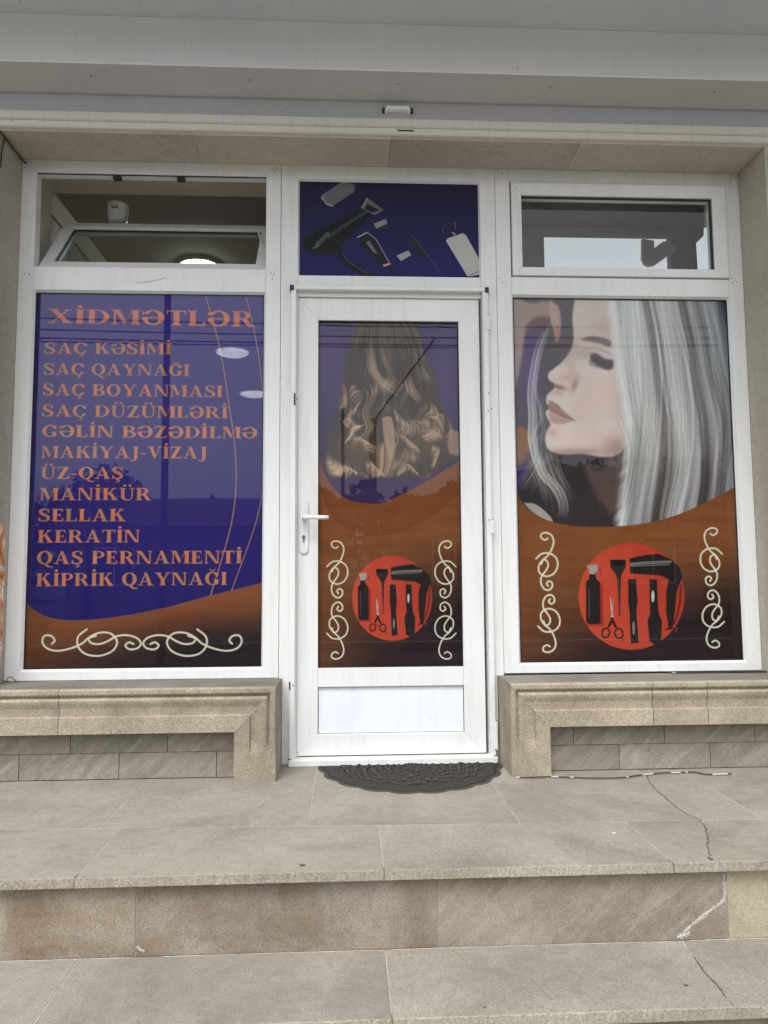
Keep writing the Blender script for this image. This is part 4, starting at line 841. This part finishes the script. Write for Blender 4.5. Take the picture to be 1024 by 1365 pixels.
for (px, py) in ((120, 122), (333, 124), (531, 127), (735, 135), (955, 141)):
    x, z_ = on_y(px, py, -.33); bm = bmesh.new(); bmesh.ops.create_uvsphere(bm, u_segments=8, v_segments=6, radius=.006); bmesh.ops.translate(bm, verts=bm.verts, vec=(x, -.318, 2.862)); obj('rivet', bm, MAT['steel'], sh, True)
cp = thing('canopy', 'smooth grey metal canopy soffit projecting above the shutter housing', 'canopy', (.3, -1.5, 3.09))
for a, b in ((XL-2, -1.9), (-1.9, 2.4), (2.4, XR+2)): obj('soffit_panel', B(a+.001, b-.001, -1.10, -.368, 3.086, 3.12), MAT['canopy'], cp)
obj('fascia', B(XL-2, XR+2, -1.14, -1.102, 3.07, 3.35), MAT['canopy'], cp); obj('deck', B(XL-2, XR+2, -1.10, -.2, 3.122, 3.2), MAT['canopy'], cp)

# ------------------------------------------------------------------ windows
FD = .055   # frame depth
def bar(bm, pts, y0=0.0, y1=FD): prism(bm, pts, 'y', y0, y1, .0014)
def mitred(x0, x1, z0, z1, l, r, b, t, y0=0.0, y1=FD):
    bm = bmesh.new(); e = .0002
    bar(bm, [(x0, z0), (x0+l, z0+b), (x0+l, z1-t), (x0, z1)], y0, y1); bar(bm, [(x1, z0), (x1, z1), (x1-r, z1-t), (x1-r, z0+b)], y0, y1)
    bar(bm, [(x0+e, z1), (x0+l+e, z1-t), (x1-r-e, z1-t), (x1-e, z1)], y0, y1); bar(bm, [(x0+e, z0), (x1-e, z0), (x1-r-e, z0+b), (x0+l+e, z0+b)], y0, y1)
    return bm
def gasket(x0, x1, z0, z1, parent, y=.0165, w=.004):
    bm = bmesh.new()
    for a in ((x0-.001, x0+w, z0, z1), (x1-w, x1+.001, z0, z1), (x0+w, x1-w, z0-.001, z0+w*.7), (x0+w, x1-w, z1-w*1.3, z1+.001)): box(bm, a[0], a[1], y, y+.008, a[2], a[3])
    return obj('gasket', bm, MAT['gasket'], parent)
def bead(x0, x1, z0, z1, parent, w=.008):   # sloping glazing bead around an opening
    bm = bmesh.new(); o = [(x0, z0), (x1, z0), (x1, z1), (x0, z1)]; i_ = [(x0+w, z0+w), (x1-w, z0+w), (x1-w, z1-w), (x0+w, z1-w)]
    A_ = [bm.verts.new((x, .002, z_)) for x, z_ in o]; B_ = [bm.verts.new((x, .0158, z_)) for x, z_ in i_]
    for k in range(4): bm.faces.new((A_[k], A_[(k+1) % 4], B_[(k+1) % 4], B_[k]))
    return obj('glazing_bead', bm, MAT['pvc'], parent)
def pane(x0, x1, z0, z1, parent, mat, y=.019, tilt=0.0):
    bm = B(x0-.004, x1+.004, -.0025, .0025, z0-.004, z1+.004); zc = (z0+z1)/2
    if tilt: bmesh.ops.rotate(bm, verts=bm.verts, cent=(0, 0, zc), matrix=Matrix.Rotation(tilt, 3, 'X'))
    bmesh.ops.translate(bm, verts=bm.verts, vec=(0, y, 0)); return obj('glass', bm, mat, parent)
def screws(pts, parent, y=-.0006):
    for px, py in pts:
        x, z_ = on_y(px, py, 0); bm = bmesh.new(); bmesh.ops.create_cone(bm, cap_ends=True, segments=8, radius1=.0026, radius2=.0026, depth=.002); bmesh.ops.rotate(bm, verts=bm.verts, matrix=Matrix.Rotation(rad(90), 3, 'X'))
        bmesh.ops.translate(bm, verts=bm.verts, vec=(x, y, z_)); obj('screw', bm, MAT['dark'], parent)
# left window
WL = thing('shop_window', 'left white shop window with purple service list and tilted open transom', 'window', (-.88, 0, .365), 'white shop windows beside the door')
obj('frame', mitred(-1.4575, -.3005, .3655, 2.676, .0655, .0665, .0385, .058), MAT['pvc'], WL)
obj('crossbar', B(-1.3915, -.3675, .0004, FD, 2.0755, 2.1815, bev=.0014), MAT['pvc'], WL)
x0, x1, z0, z1 = -1.392, -.367, .404, 2.0755
bead(x0, x1, z0, z1, WL); gasket(x0+.008, x1-.008, z0+.008, z1-.008, WL); pane(x0+.008, x1-.008, z0+.008, z1-.008, WL, MAT['glass'])
F1 = paint_services(); film_obj(F1, film_material('service_list_print', F1.image('service_list_print'), .085), WL, .0225, 'purple film printed with orange service list')
obj('black_gasket', B(-1.391, -.368, .006, .010, 2.6135, 2.6175), MAT['gasket'], WL)
for px in (157, 242): x, z_ = on_y(px, 236, .02); obj('latch', B(x-.018, x+.018, .01, .03, 2.598, 2.613, bev=.002), MAT['dark'], WL)
screws(((36, 217), (41, 216), (363, 226), (369, 224), (366, 229), (361, 363), (365, 366), (363, 372), (33, 365), (39, 366)), WL)
obj('scratch', T([(x, -.0004, z_) for x, z_ in [on_y(*q_, 0) for q_ in ((182, 376), (190, 377), (201, 375), (212, 373), (222, 370))]], .0007, 5), MAT['dark'], WL)
# tilted sash: hinged at the bottom, leaning into the room
sa = bpy.data.objects.new('tilt_sash', None); C.objects.link(sa); sa.parent = WL; sa.location = Vector((-.8795, .06, 2.185))-WL.location; sa.rotation_euler.x = rad(-40.5)
sa['label'] = 'white transom sash leaning into the room'
def local(name, bm, mat, par):
    o = obj(name, bm, mat); o.parent = par; return o
local('sash_frame', mitred(-.508, .508, 0, .455, .050, .050, .045, .045, -.025, .025), MAT['pvc'], sa)
bm = B(-.459, .459, -.004, .002, .044, .411); local('glass', bm, MAT['glass_green'], sa)
bm = bmesh.new()
for a in ((-.458, -.453, .045, .41), (.453, .458, .045, .41), (-.453, .453, .045, .049), (-.453, .453, .405, .41)): box(bm, a[0], a[1], -.010, -.004, a[2], a[3])
local('gasket', bm, MAT['gasket'], sa)
bm = bmesh.new(); tube(bm, [(.470, -.028, .25), (.462, -.034, .29), (.448, -.036, .35)], [.006, .005, .004], 8); local('handle', bm, MAT['pvc'], sa)
# cup standing at the top of the sash
cx0, cz0 = on_y(157, 298, .44)
cu = thing('cup', 'small white plastic cup on the open transom sash', 'cup', (cx0, .44, cz0))
r1, h1 = .050, .098
bm = bmesh.new(); lathe(bm, [(r1*.70, 0), (r1*.92, .012), (r1*1.02, .05), (r1*1.06, h1*.92), (r1*1.0, h1), (r1*.9, h1-.003), (r1*.86, .02)], cx0, .44, 28, z0=cz0); obj('cup_body', bm, MAT['pvc'], cu, True)
bm = bmesh.new()
for dx, a, b in ((-.014, .058, .078), (-.004, .058, .066), (.004, .062, .078), (.012, .058, .070)): box(bm, cx0+dx-.001, cx0+dx+.002, .44-r1*1.065, .44-r1*1.0, cz0+a, cz0+b)
box(bm, cx0-.015, cx0+.014, .44-r1*1.066, .44-r1, cz0+.056, cz0+.059); obj('dark_mark', bm, MAT['dark'], cu)

# right window
WR = thing('shop_window', 'right white shop window with silver haired portrait film and closed transom', 'window', (1.26, 0, .365), 'white shop windows beside the door')
obj('frame', mitred(.683, 1.8395, .372, 2.676, .068, .0665, .036, .062), MAT['pvc'], WR)
obj('crossbar', B(.7515, 1.7725, .0004, FD, 2.0785, 2.162, bev=.0014), MAT['pvc'], WR)
x0, x1, z0, z1 = .751, 1.773, .4075, 2.0785
bead(x0, x1, z0, z1, WR); gasket(x0+.008, x1-.008, z0+.008, z1-.008, WR); pane(x0+.008, x1-.008, z0+.008, z1-.008, WR, MAT['glass'])
F2 = paint_portrait(); film_obj(F2, film_material('portrait_print', F2.image('portrait_print'), .03), WR, .0225, 'film printed with a silver haired woman above a red disc of salon tools')
sf = obj('transom_sash', mitred(.7565, 1.7675, 2.1665, 2.609, .0455, .066, .038, .062, -.012, .05), MAT['pvc'], WR)
x0, x1, z0, z1 = .802, 1.7015, 2.2045, 2.547
obj('gasket', B(x0, x1, -.002, .006, z1-.009, z1+.0004), MAT['gasket'], WR); obj('gasket', B(x1-.010, x1+.0004, -.002, .006, z0, z1-.0095), MAT['gasket'], WR); obj('gasket', B(x0-.0004, x0+.003, -.002, .006, z0, z1-.0095), MAT['gasket'], WR)
pane(x0, x1, z0, z1, WR, MAT['glass'], .008)
screws(((664, 229), (669, 232), (976, 234), (981, 236), (976, 371), (982, 376), (977, 377), (666, 371), (670, 376)), WR)

# door unit
DR = thing('entrance_door', 'white glazed salon door with wavy brown hair print and blue printed transom', 'door', (.19, 0, .0))
bm = bmesh.new()
bar(bm, [(-.2985, .0), (-.222, .0), (-.222, 2.612), (-.2985, 2.676)]); bar(bm, [(.611, .0), (.6815, .0), (.6815, 2.676), (.611, 2.612)])
bar(bm, [(-.298, 2.676), (-.2218, 2.612), (.6108, 2.612), (.681, 2.676)]); obj('frame', bm, MAT['pvc'], DR)
obj('crossbar', B(-.2215, .6105, .0004, FD, 2.058, 2.1565, bev=.0014), MAT['pvc'], DR)
x0, x1, z0, z1 = -.222, .611, 2.1565, 2.612
bead(x0, x1, z0, z1, DR, .006); gasket(x0+.006, x1-.006, z0+.006, z1-.006, DR); pane(x0+.006, x1-.006, z0+.006, z1-.006, DR, MAT['glass'])
F3 = paint_transom(); film_obj(F3, film_material('transom_print', F3.image('transom_print'), .01, .3), DR, .0150, 'dark blue film printed with hair dryer, clipper, comb and bottle')
# add-on screen rail round the door
bm = bmesh.new(); box(bm, -.2505, -.228, -.030, -.0005, .012, 2.080, .002); box(bm, .6115, .6345, -.030, -.0005, .012, 2.080, .002); box(bm, -.2495, .6335, -.031, -.0005, 2.0805, 2.0975, .002); obj('screen_rail', bm, MAT['pvc'], DR)
obj('threshold', B(-.252, .6385, -.045, .03, .0005, .0265, bev=.003), MAT['pvc'], DR)
for x_ in (-.247, .631): obj('corner_cap', B(x_-.009, x_+.009, -.033, -.008, 2.074, 2.0985, bev=.001), MAT['gasket'], DR); obj('corner_cap', B(x_-.007, x_+.007, -.0335, -.012, .014, .03, bev=.001), MAT['gasket'], DR)
# leaf
lf = bpy.data.objects.new('door_leaf', None); C.objects.link(lf); lf.parent = DR; lf.location = (.0, .0, .0)
LY = .012
o1 = mitred(-.2215, .600, .032, 2.0565, .0905, .094, .090, .1025, LY, LY+.06)
def sub(name, bm, mat, par, **k): o = obj(name, bm, mat, par, **k); return o
sub('leaf_frame', o1, MAT['pvc'], lf); sub('middle_rail', B(-.1305, .5055, LY+.0004, LY+.05, .322, .4025, bev=.0014), MAT['pvc'], lf)
sub('lower_panel', B(-.1305, .5055, LY+.012, LY+.03, .1225, .3215), MAT['panel'], lf)
bm = bmesh.new()
for a in ((-.1308, -.1285, .122, .3218), (.5035, .5058, .122, .3218), (-.1285, .5035, .122, .1238), (-.1285, .5035, .3195, .3218)): box(bm, a[0], a[1], LY+.0105, LY+.013, a[2], a[3])
sub('gasket', bm, MAT['gasket'], lf)
bm = bmesh.new(); w = .004
for a in ((-.131, -.131+w, .4025, 1.954), (.506-w, .506, .4025, 1.954), (-.127, .502, .4025, .4025+w*.5), (-.127, .502, 1.954-w, 1.954)): box(bm, a[0], a[1], LY+.012, LY+.016, a[2], a[3])
sub('glass_gasket', bm, MAT['gasket'], lf)
pane(-.128, .503, .405, 1.951, lf, MAT['glass'], LY+.022, rad(0.0))
F4 = paint_door(); F4.x0, F4.x1 = -.132, .508
F4.a = F4.a[:, :int(.640*F4.S)]; F4.W = F4.a.shape[1]; film_obj(F4, film_material('hair_print', F4.image('hair_print'), .02), lf, LY+.0275, None)
# handle, lock, hinges
x, z_ = on_y(405.5, 690, -.0)
bm = bmesh.new(); xx0, zz1 = on_y(400, 667, 0); xx1, zz0 = on_y(411, 738, 0); n = 10; w_ = (xx1-xx0)/2; cx_ = (xx0+xx1)/2
pts = [(cx_+w_*math.cos(t), zz1-w_+w_*math.sin(t)) for t in np.linspace(0, math.pi, n)]+[(cx_+w_*math.cos(t), zz0+w_+w_*math.sin(t)) for t in np.linspace(math.pi, 2*math.pi, n)]
prism(bm, pts, 'y', LY-.010, LY-.0003, .002); hp = sub('handle_plate', bm, MAT['pvc'], lf)
bm = bmesh.new(); z_ = on_y(420, 690, -.03)[1]; xe = on_y(438, 690, -.05)[0]
tube(bm, [(cx_, LY-.008, z_), (cx_, LY-.05, z_), (cx_+.006, LY-.058, z_), (xe-.02, LY-.060, z_), (xe, LY-.058, z_)], [.010, .010, .0095, .009, .0085], 12); sub('lever', bm, MAT['pvc'], lf, smooth=True)
kx, kz = on_y(405, 717, 0); bm = bmesh.new()
tube(bm, [(kx, LY-.013, kz+.004), (kx, LY-.0095, kz+.004)], .0085, 14); box(bm, kx-.004, kx+.004, LY-.013, LY-.0095, kz-.018, kz); sub('keyhole', bm, MAT['steel'], lf)
bm = bmesh.new(); box(bm, kx-.0012, kx+.0012, LY-.0136, LY-.0129, kz-.004, kz+.010); sub('keyway', bm, MAT['dark'], lf)
for py0, py1 in ((421, 440), (693, 711), (961, 999)):
    a = on_y(652, py0, -.03)[1]; b = on_y(652, py1, -.03)[1]
    bm = bmesh.new(); tube(bm, [(.6375, -.033, b), (.6375, -.033, a)], .0058, 10); box(bm, .625, .637, -.0345, -.0305, b+.003, a-.003); obj('hinge', bm, MAT['pvc'], DR)
    obj('hinge_pin', T([(.6375, -.033, a), (.6375, -.033, a+.003)], .004, 8), MAT['dark'], DR)
for px, py in ((652, 524), (651, 548), (655, 545), (649, 872), (396, 532), (391, 914), (652, 693), (397, 1003)):
    x_, z_ = on_y(px, py, -.031); obj('screw', B(x_-.002, x_+.002, -.0322, -.0298, z_-.003, z_+.003), MAT['dark'], DR)
obj('strike', B(-.236, -.229, -.033, -.0295, on_y(396, 540, -.03)[1], on_y(396, 524, -.03)[1]), MAT['dark'], DR)
obj('strike', B(-.252, -.246, -.033, -.0295, on_y(391, 919, -.03)[1], on_y(391, 909, -.03)[1]), MAT['dark'], DR)

# ------------------------------------------------------------------ doormat: scalloped half-round rubber mat with raised scrolls
def doormat():
    cx, cy, A_, B_ = .262, .0, .388, .468; nr, na = 74, 340; V_, F_ = [], []
    def height(x, y, u, r):
        X_, Y_ = (x-cx)/A_, (y-cy)/B_; th = math.atan2(-Y_, X_); h = .004
        h += .0035*max(0, math.sin(th*22))*max(0, 1-abs(r-.86)/.09)             # petals along the rim
        h += .003*(abs(math.sin(th*9+r*22)) > .86)*(r < .8)*(r > .45)            # scrolls
        h += .003*(abs(math.sin(r*34+2*math.sin(th*5))) > .9)*(r < .78)
        rr = math.hypot(X_*1.2, Y_+.42); h += .003*(abs(math.sin(rr*30+math.atan2(Y_+.42, X_)*3)) > .8)*(rr < .34)
        h += .0025*(abs(math.sin(X_*34)*math.sin(Y_*30)) > .72)*(r < .45); h -= .002*(abs(r-.77) < .012); h -= .0018*(abs(r-.94) < .01); return h
    for i in range(nr+1):
        r = i/nr
        for j in range(na+1):
            th = math.pi*j/na; sc = 1+.035*abs(math.sin(th*10.0))-.02
            rr = r*(1+(sc-1)*r**3); x = cx+A_*rr*math.cos(th); y = cy-B_*rr*math.sin(th)**.92 if math.sin(th) > 0 else cy
            V_.append((x, min(y, -.003)-.0, -.001+1.05*height(x, y, th, r)*(1 if i < nr else .4)))
    for i in range(nr):
        for j in range(na): a = i*(na+1)+j; F_.append((a, a+1, a+na+2, a+na+1))
    base = len(V_); V_ += [(V_[nr*(na+1)+j][0], V_[nr*(na+1)+j][1], .0006) for j in range(na+1)]
    for j in range(na): a = nr*(na+1)+j; F_.append((a, a+1, base+j+1, base+j))
    o = obj('doormat', (V_, [], F_), MAT['rubber']); return tag(o, 'dark grey half round rubber doormat with scalloped scrollwork edge at the door', 'doormat')
doormat()

# ------------------------------------------------------------------ small things
ca = thing('ground_cable', 'dark cable patched with white tape lying along the foot of the right plinth', 'cable', (1.1, -.28, 0))
cpts = [on_z(*q_, .004) for q_ in ((688, 1037), (705, 1037), (735, 1036), (765, 1037), (800, 1038), (830, 1037), (852, 1034), (880, 1031), (905, 1029), (925, 1030), (945, 1033), (975, 1032))]
sp = spline([(x, min(y, -.268), .006) for x, y in cpts], 6); obj('cord', T(sp, .0026, 8), MAT['cable'], ca)
for a, b in ((0, 2), (12, 14), (17, 18), (31, 32), (37, 40), (45, 48), (50, 51), (61, 65)): obj('tape', T([tuple(p) for p in sp[a:b+1]], .0031, 8), MAT['tape'], ca)
rp = [on_y(898, 897, -.05), on_y(960, 897, -.05)]
rod = thing('metal_rod', 'thin metal rod lying on the sill of the right window', 'rod', (1.6, -.04, .372))
x0 = on_z(898, 897, .37)[0]; obj('rod_shaft', T([(x0, -.03, .3695), (2.3, -.035, .3695)], .0036, 8), MAT['dark'], rod); obj('rod_tip', T([(x0-.006, -.03, .3695), (x0+.012, -.03, .3695)], .0055, 8), MAT['steel'], rod)
x, y = on_z(12, 909, .366); t = obj('wire_loop', T(spline([(x-.02, -.03, .367), (x-.01, -.028, .369), (x, -.03, .385), (x+.012, -.03, .387), (x+.024, -.03, .376), (x+.034, -.03, .367)], 5), .0016, 6), MAT['cable']); tag(t, 'small bent dark wire at the left bottom corner of the left window', 'wire')
def jamb(px, py, off=0.0):
    d = bearing(px, py); p = CAM+d*((JL+off-CAM[0])/d[0]); return (JL+off, float(p[1]), float(p[2]))
pp = [(JL+.008, -.26, 2.665)]+[(JL+.009+.002*(i % 2), -.215+i*.034, 2.664-(.004 if i % 2 else 0)) for i in range(7)]+[(JL+.02, -.004, 2.655)]
t = obj('corner_cable', T(spline(pp, 4), .0032, 8), MAT['cable']); tag(t, 'dark cable in the upper left corner beside the left window frame', 'cable')
t = obj('cable_tail', None or T(spline([(JL+.012, -.2, 2.655), (JL+.006, -.205, 2.60), (JL+.007, -.212, 2.52)], 5), .003, 6), MAT['cable']); tag(t, 'thin dark cable end hanging down the left stone reveal', 'cable')
# bill pasted on the left reveal
def bill_mat():
    m = M('pasted_bill_print', .6); co = m.coord((1, 1, 1), False)
    n1 = m.noise(co, 9, 3, .5, 1.5); m.color(m.ramp(n1, [(.30, srgb((150, 60, 70))), (.40, srgb((206, 140, 92))), (.50, srgb((214, 164, 112))), (.58, srgb((236, 222, 214))), (.66, srgb((214, 140, 130))), (.75, srgb((240, 232, 226)))], 'LINEAR')); return m.m
t = obj('pasted_bill', P([(-.20, 1.03), (-.05, 1.03), (-.036, 1.00), (-.03, .80), (-.028, .50), (-.04, .43), (-.20, .43)], 'x', JL+.0004, JL+.0016), bill_mat()); tag(t, 'peach and white pasted bill on the left stone reveal beside the service window', 'poster')
def crumb(px, py, s_, mat, lab, zz=0.0, nm='litter'):
    x, y = on_z(px, py, zz); r = random.Random(px); bm = bmesh.new(); bmesh.ops.create_icosphere(bm, subdivisions=1, radius=s_)
    for v in bm.verts: v.co = Vector((v.co.x*r.uniform(.8, 1.6), v.co.y*r.uniform(.7, 1.1), max(v.co.z, -s_*.3)*.6))
    bmesh.ops.translate(bm, verts=bm.verts, vec=(x, y, zz+s_*.2)); o = obj(nm, bm, mat); tag(o, lab, 'litter', 'crumbs on the steps')
crumb(818, 1111, .006, MAT['tape'], 'white crumb of litter on the right half of the landing')
crumb(403, 1154, .007, MAT['darkjoint'], 'dark crumb near the landing edge left of centre'); crumb(914, 1314, .005, MAT['darkjoint'], 'dark crumb on the lower tread at right', -.218); crumb(646, 1343, .004, MAT['darkjoint'], 'tiny dark crumb at the lower tread front edge', -.218)

# ------------------------------------------------------------------ across the street (seen mirrored in the glass)
def mirror(px, py, Y): x, z_ = on_y(px, py, Y); return x, z_
MAT['housewall'] = plain('house_plaster', (150, 140, 126), .9); MAT['roof'] = plain('roof_tiles', (92, 70, 62), .9, 0, .3, 3); MAT['housewin'] = plain('house_window_glass', (40, 44, 50), .2)
MAT['bark'] = plain('bark', (74, 62, 50), .95, 0, .3, 12); MAT['pole'] = plain('pole_concrete', (92, 90, 86), .9)
def leafmat():
    m = M('leaves', .7); oi = m.coord((1, 1, 1), True); m.color(m.ramp(m.noise(oi, 3, 3), [(.3, (.03, .05, .02)), (.7, (.09, .12, .045))])); return m.m
MAT['leaf'] = leafmat()
def house(x, y, w, d, h, rh, label, ridge='x'):
    t = thing('house', label, 'house', (x, y, -.56), 'low houses across the street')
    obj('wall', B(x-w/2, x+w/2, y-d, y, -.56, h), MAT['housewall'], t)
    if ridge == 'x': obj('roof', P([(y+.4, h), (y-d-.4, h), (y-d/2, h+rh)], 'x', x-w/2-.3, x+w/2+.3), MAT['roof'], t)
    else: obj('roof', P([(x-w/2-.4, h), (x+w/2+.4, h), (x, h+rh)], 'y', y-d-.3, y+.3), MAT['roof'], t)
    for k in range(3):
        wx = x-w/2+w*(k+.5)/3
        if k == 1: dr = obj('door', B(wx-.5, wx+.5, y+.001, y+.06, -.5, 1.6), MAT['brown'], t); obj('handle', B(wx+.35, wx+.4, y+.06, y+.1, .45, .6), MAT['steel'], dr)
        else:
            wf = obj('window', B(wx-.7, wx+.7, y+.001, y+.06, .5, 1.9), MAT['pvc'], t)
            for s_ in (-1, 1): obj('pane', B(wx+s_*.33-.29, wx+s_*.33+.29, y+.061, y+.07, .6, 1.8), MAT['housewin'], wf)
house(6.2, -19, 9, 6, 2.9, 1.3, 'low plastered house across the street with gable facing the salon', 'y')
house(-5.0, -24, 10, 7, 2.6, 1.4, 'low plastered house across the street with its eaves towards the salon')
house(17, -22, 8, 6, 2.8, 1.4, 'farthest right low plastered house across the street')
house(-18, -23, 9, 6, 2.8, 1.4, 'farthest left low plastered house across the street')
def tree(x, y, h, r, label, seed):
    rr = random.Random(seed); t = thing('tree', label, 'tree', (x, y, -.56), 'trees across the street'); bm = bmesh.new()
    tube(bm, [(x, y, -.56), (x+.05, y, h*.3), (x, y+.05, h*.62)], [.14, .11, .06], 8)
    for k in range(7): a = rr.uniform(0, 6.28); tube(bm, [(x, y, h*rr.uniform(.25, .55)), (x+math.cos(a)*r*.6, y+math.sin(a)*r*.6, h*rr.uniform(.6, .85))], [.05, .015], 5)
    obj('trunk', bm, MAT['bark'], t); V_, F_ = [], []
    cl = [(rr.gauss(0, r*.42), rr.gauss(0, r*.42), h*rr.uniform(.38, .95), rr.uniform(.25, .55)*r) for _ in range(16)]
    for k in range(2400):
        c = rr.choice(cl); d = Vector((rr.gauss(0, 1), rr.gauss(0, 1), rr.gauss(0, 1))).normalized()*c[3]*rr.random()**.4; p = Vector((x+c[0], y+c[1], c[2]))+d
        a = Vector((rr.gauss(0, 1), rr.gauss(0, 1), rr.gauss(0, 1))).normalized(); b = a.orthogonal().normalized(); s_ = rr.uniform(.05, .11); i = len(V_)
        V_ += [tuple(p-a*s_), tuple(p+b*s_*.5), tuple(p+a*s_), tuple(p-b*s_*.5)]; F_.append((i, i+1, i+2, i+3))
    obj('crown', (V_, [], F_), MAT['leaf'], t)
for i, (px, py, Y, r, lab) in enumerate(((818, 612, 17, 1.2, 'bushy tree across the street directly opposite the portrait window'), (870, 622, 18, 1.1, 'smaller bushy tree right of the one opposite the portrait window'), (765, 622, 20, 1.2, 'low tree left of the one opposite the portrait window'), (440, 655, 24, 1.1, 'tree across the street opposite the door'), (935, 625, 20, 1.3, 'rightmost bushy tree across the street'), (120, 630, 24, 1.8, 'leftmost broad tree across the street'))):
    x, z_ = mirror(px, py, Y); tree(x, -Y, z_+.2, r, lab, 50+i)
PO = []
for i, (px, py, Y, r, lab) in enumerate(((224, 370, 9, .055, 'thin tall lamp pole opposite the service list window'), (457, 525, 16, .045, 'thin lamp pole at left opposite the door'), (497, 562, 15, .09, 'thick short utility pole opposite the door'))):
    x, z_ = mirror(px, py, Y); t = thing('utility_pole', lab, 'utility pole', (x, -Y, -.56), 'poles across the street'); obj('shaft', T([(x, -Y, -.56), (x, -Y, z_)], [r*1.2, r], 12), MAT['pole'], t)
    obj('cap', B(x-r*1.3, x+r*1.3, -Y-r*1.3, -Y+r*1.3, z_, z_+.08, bev=.01), MAT['dark'], t); PO.append((x, -Y, z_))
a = PO[2]; xb, zb = mirror(582, 448, 13); t = obj('stay_wire', T([a, (xb, -13, zb)], .024, 6), MAT['dark']); tag(t, 'slanting thick stay wire from the short utility pole', 'wire', None)
for k, (y0_, dy, Y, lab) in enumerate(((440, 10, 8, 'lowest sagging overhead wire'), (428, 14, 8.4, 'second overhead wire above the lowest'), (446, 4, 9, 'far sagging overhead wire'), (412, 18, 8.8, 'topmost sagging overhead wire'))):
    pts = []
    for j in range(13):
        f = j/12; px = -300+1900*f; x, z_ = mirror(px, y0_+dy*f+14*math.sin(math.pi*f), Y); pts.append((x, -Y, z_))
    t = obj('overhead_wire', T(pts, .011, 5), MAT['cable']); tag(t, lab+' over the street in front of the salon', 'wire', 'overhead wires along the street')
t = obj('far_kerb', B(-30, 30, -10.9, -10.7, -.56, -.42, bev=.01), MAT['tape']); tag(t, 'low white painted kerb along the far side of the street', 'kerb')

def woods():
    rr = random.Random(9); V_, F_ = [], []
    for k in range(16000):
        x = rr.uniform(-60, 62); top = 5.6+1.0*math.sin(x*.31)+.8*math.sin(x*.83+1)+.5*math.sin(x*2.1); z_ = top*rr.random()**.45; p = Vector((x, -44+rr.uniform(-3, 3), z_-.4))
        a = Vector((rr.gauss(0, 1), rr.gauss(0, 1), rr.gauss(0, 1))).normalized(); b = a.orthogonal().normalized(); s_ = rr.uniform(.2, .5); i = len(V_)
        V_ += [tuple(p-a*s_), tuple(p+b*s_*.6), tuple(p+a*s_), tuple(p-b*s_*.6)]; F_.append((i, i+1, i+2, i+3))
    tag(obj('distant_woods', (V_, [], F_), MAT['leaf']), 'distant dark belt of trees beyond the houses', 'woods', None, 'stuff')
woods()
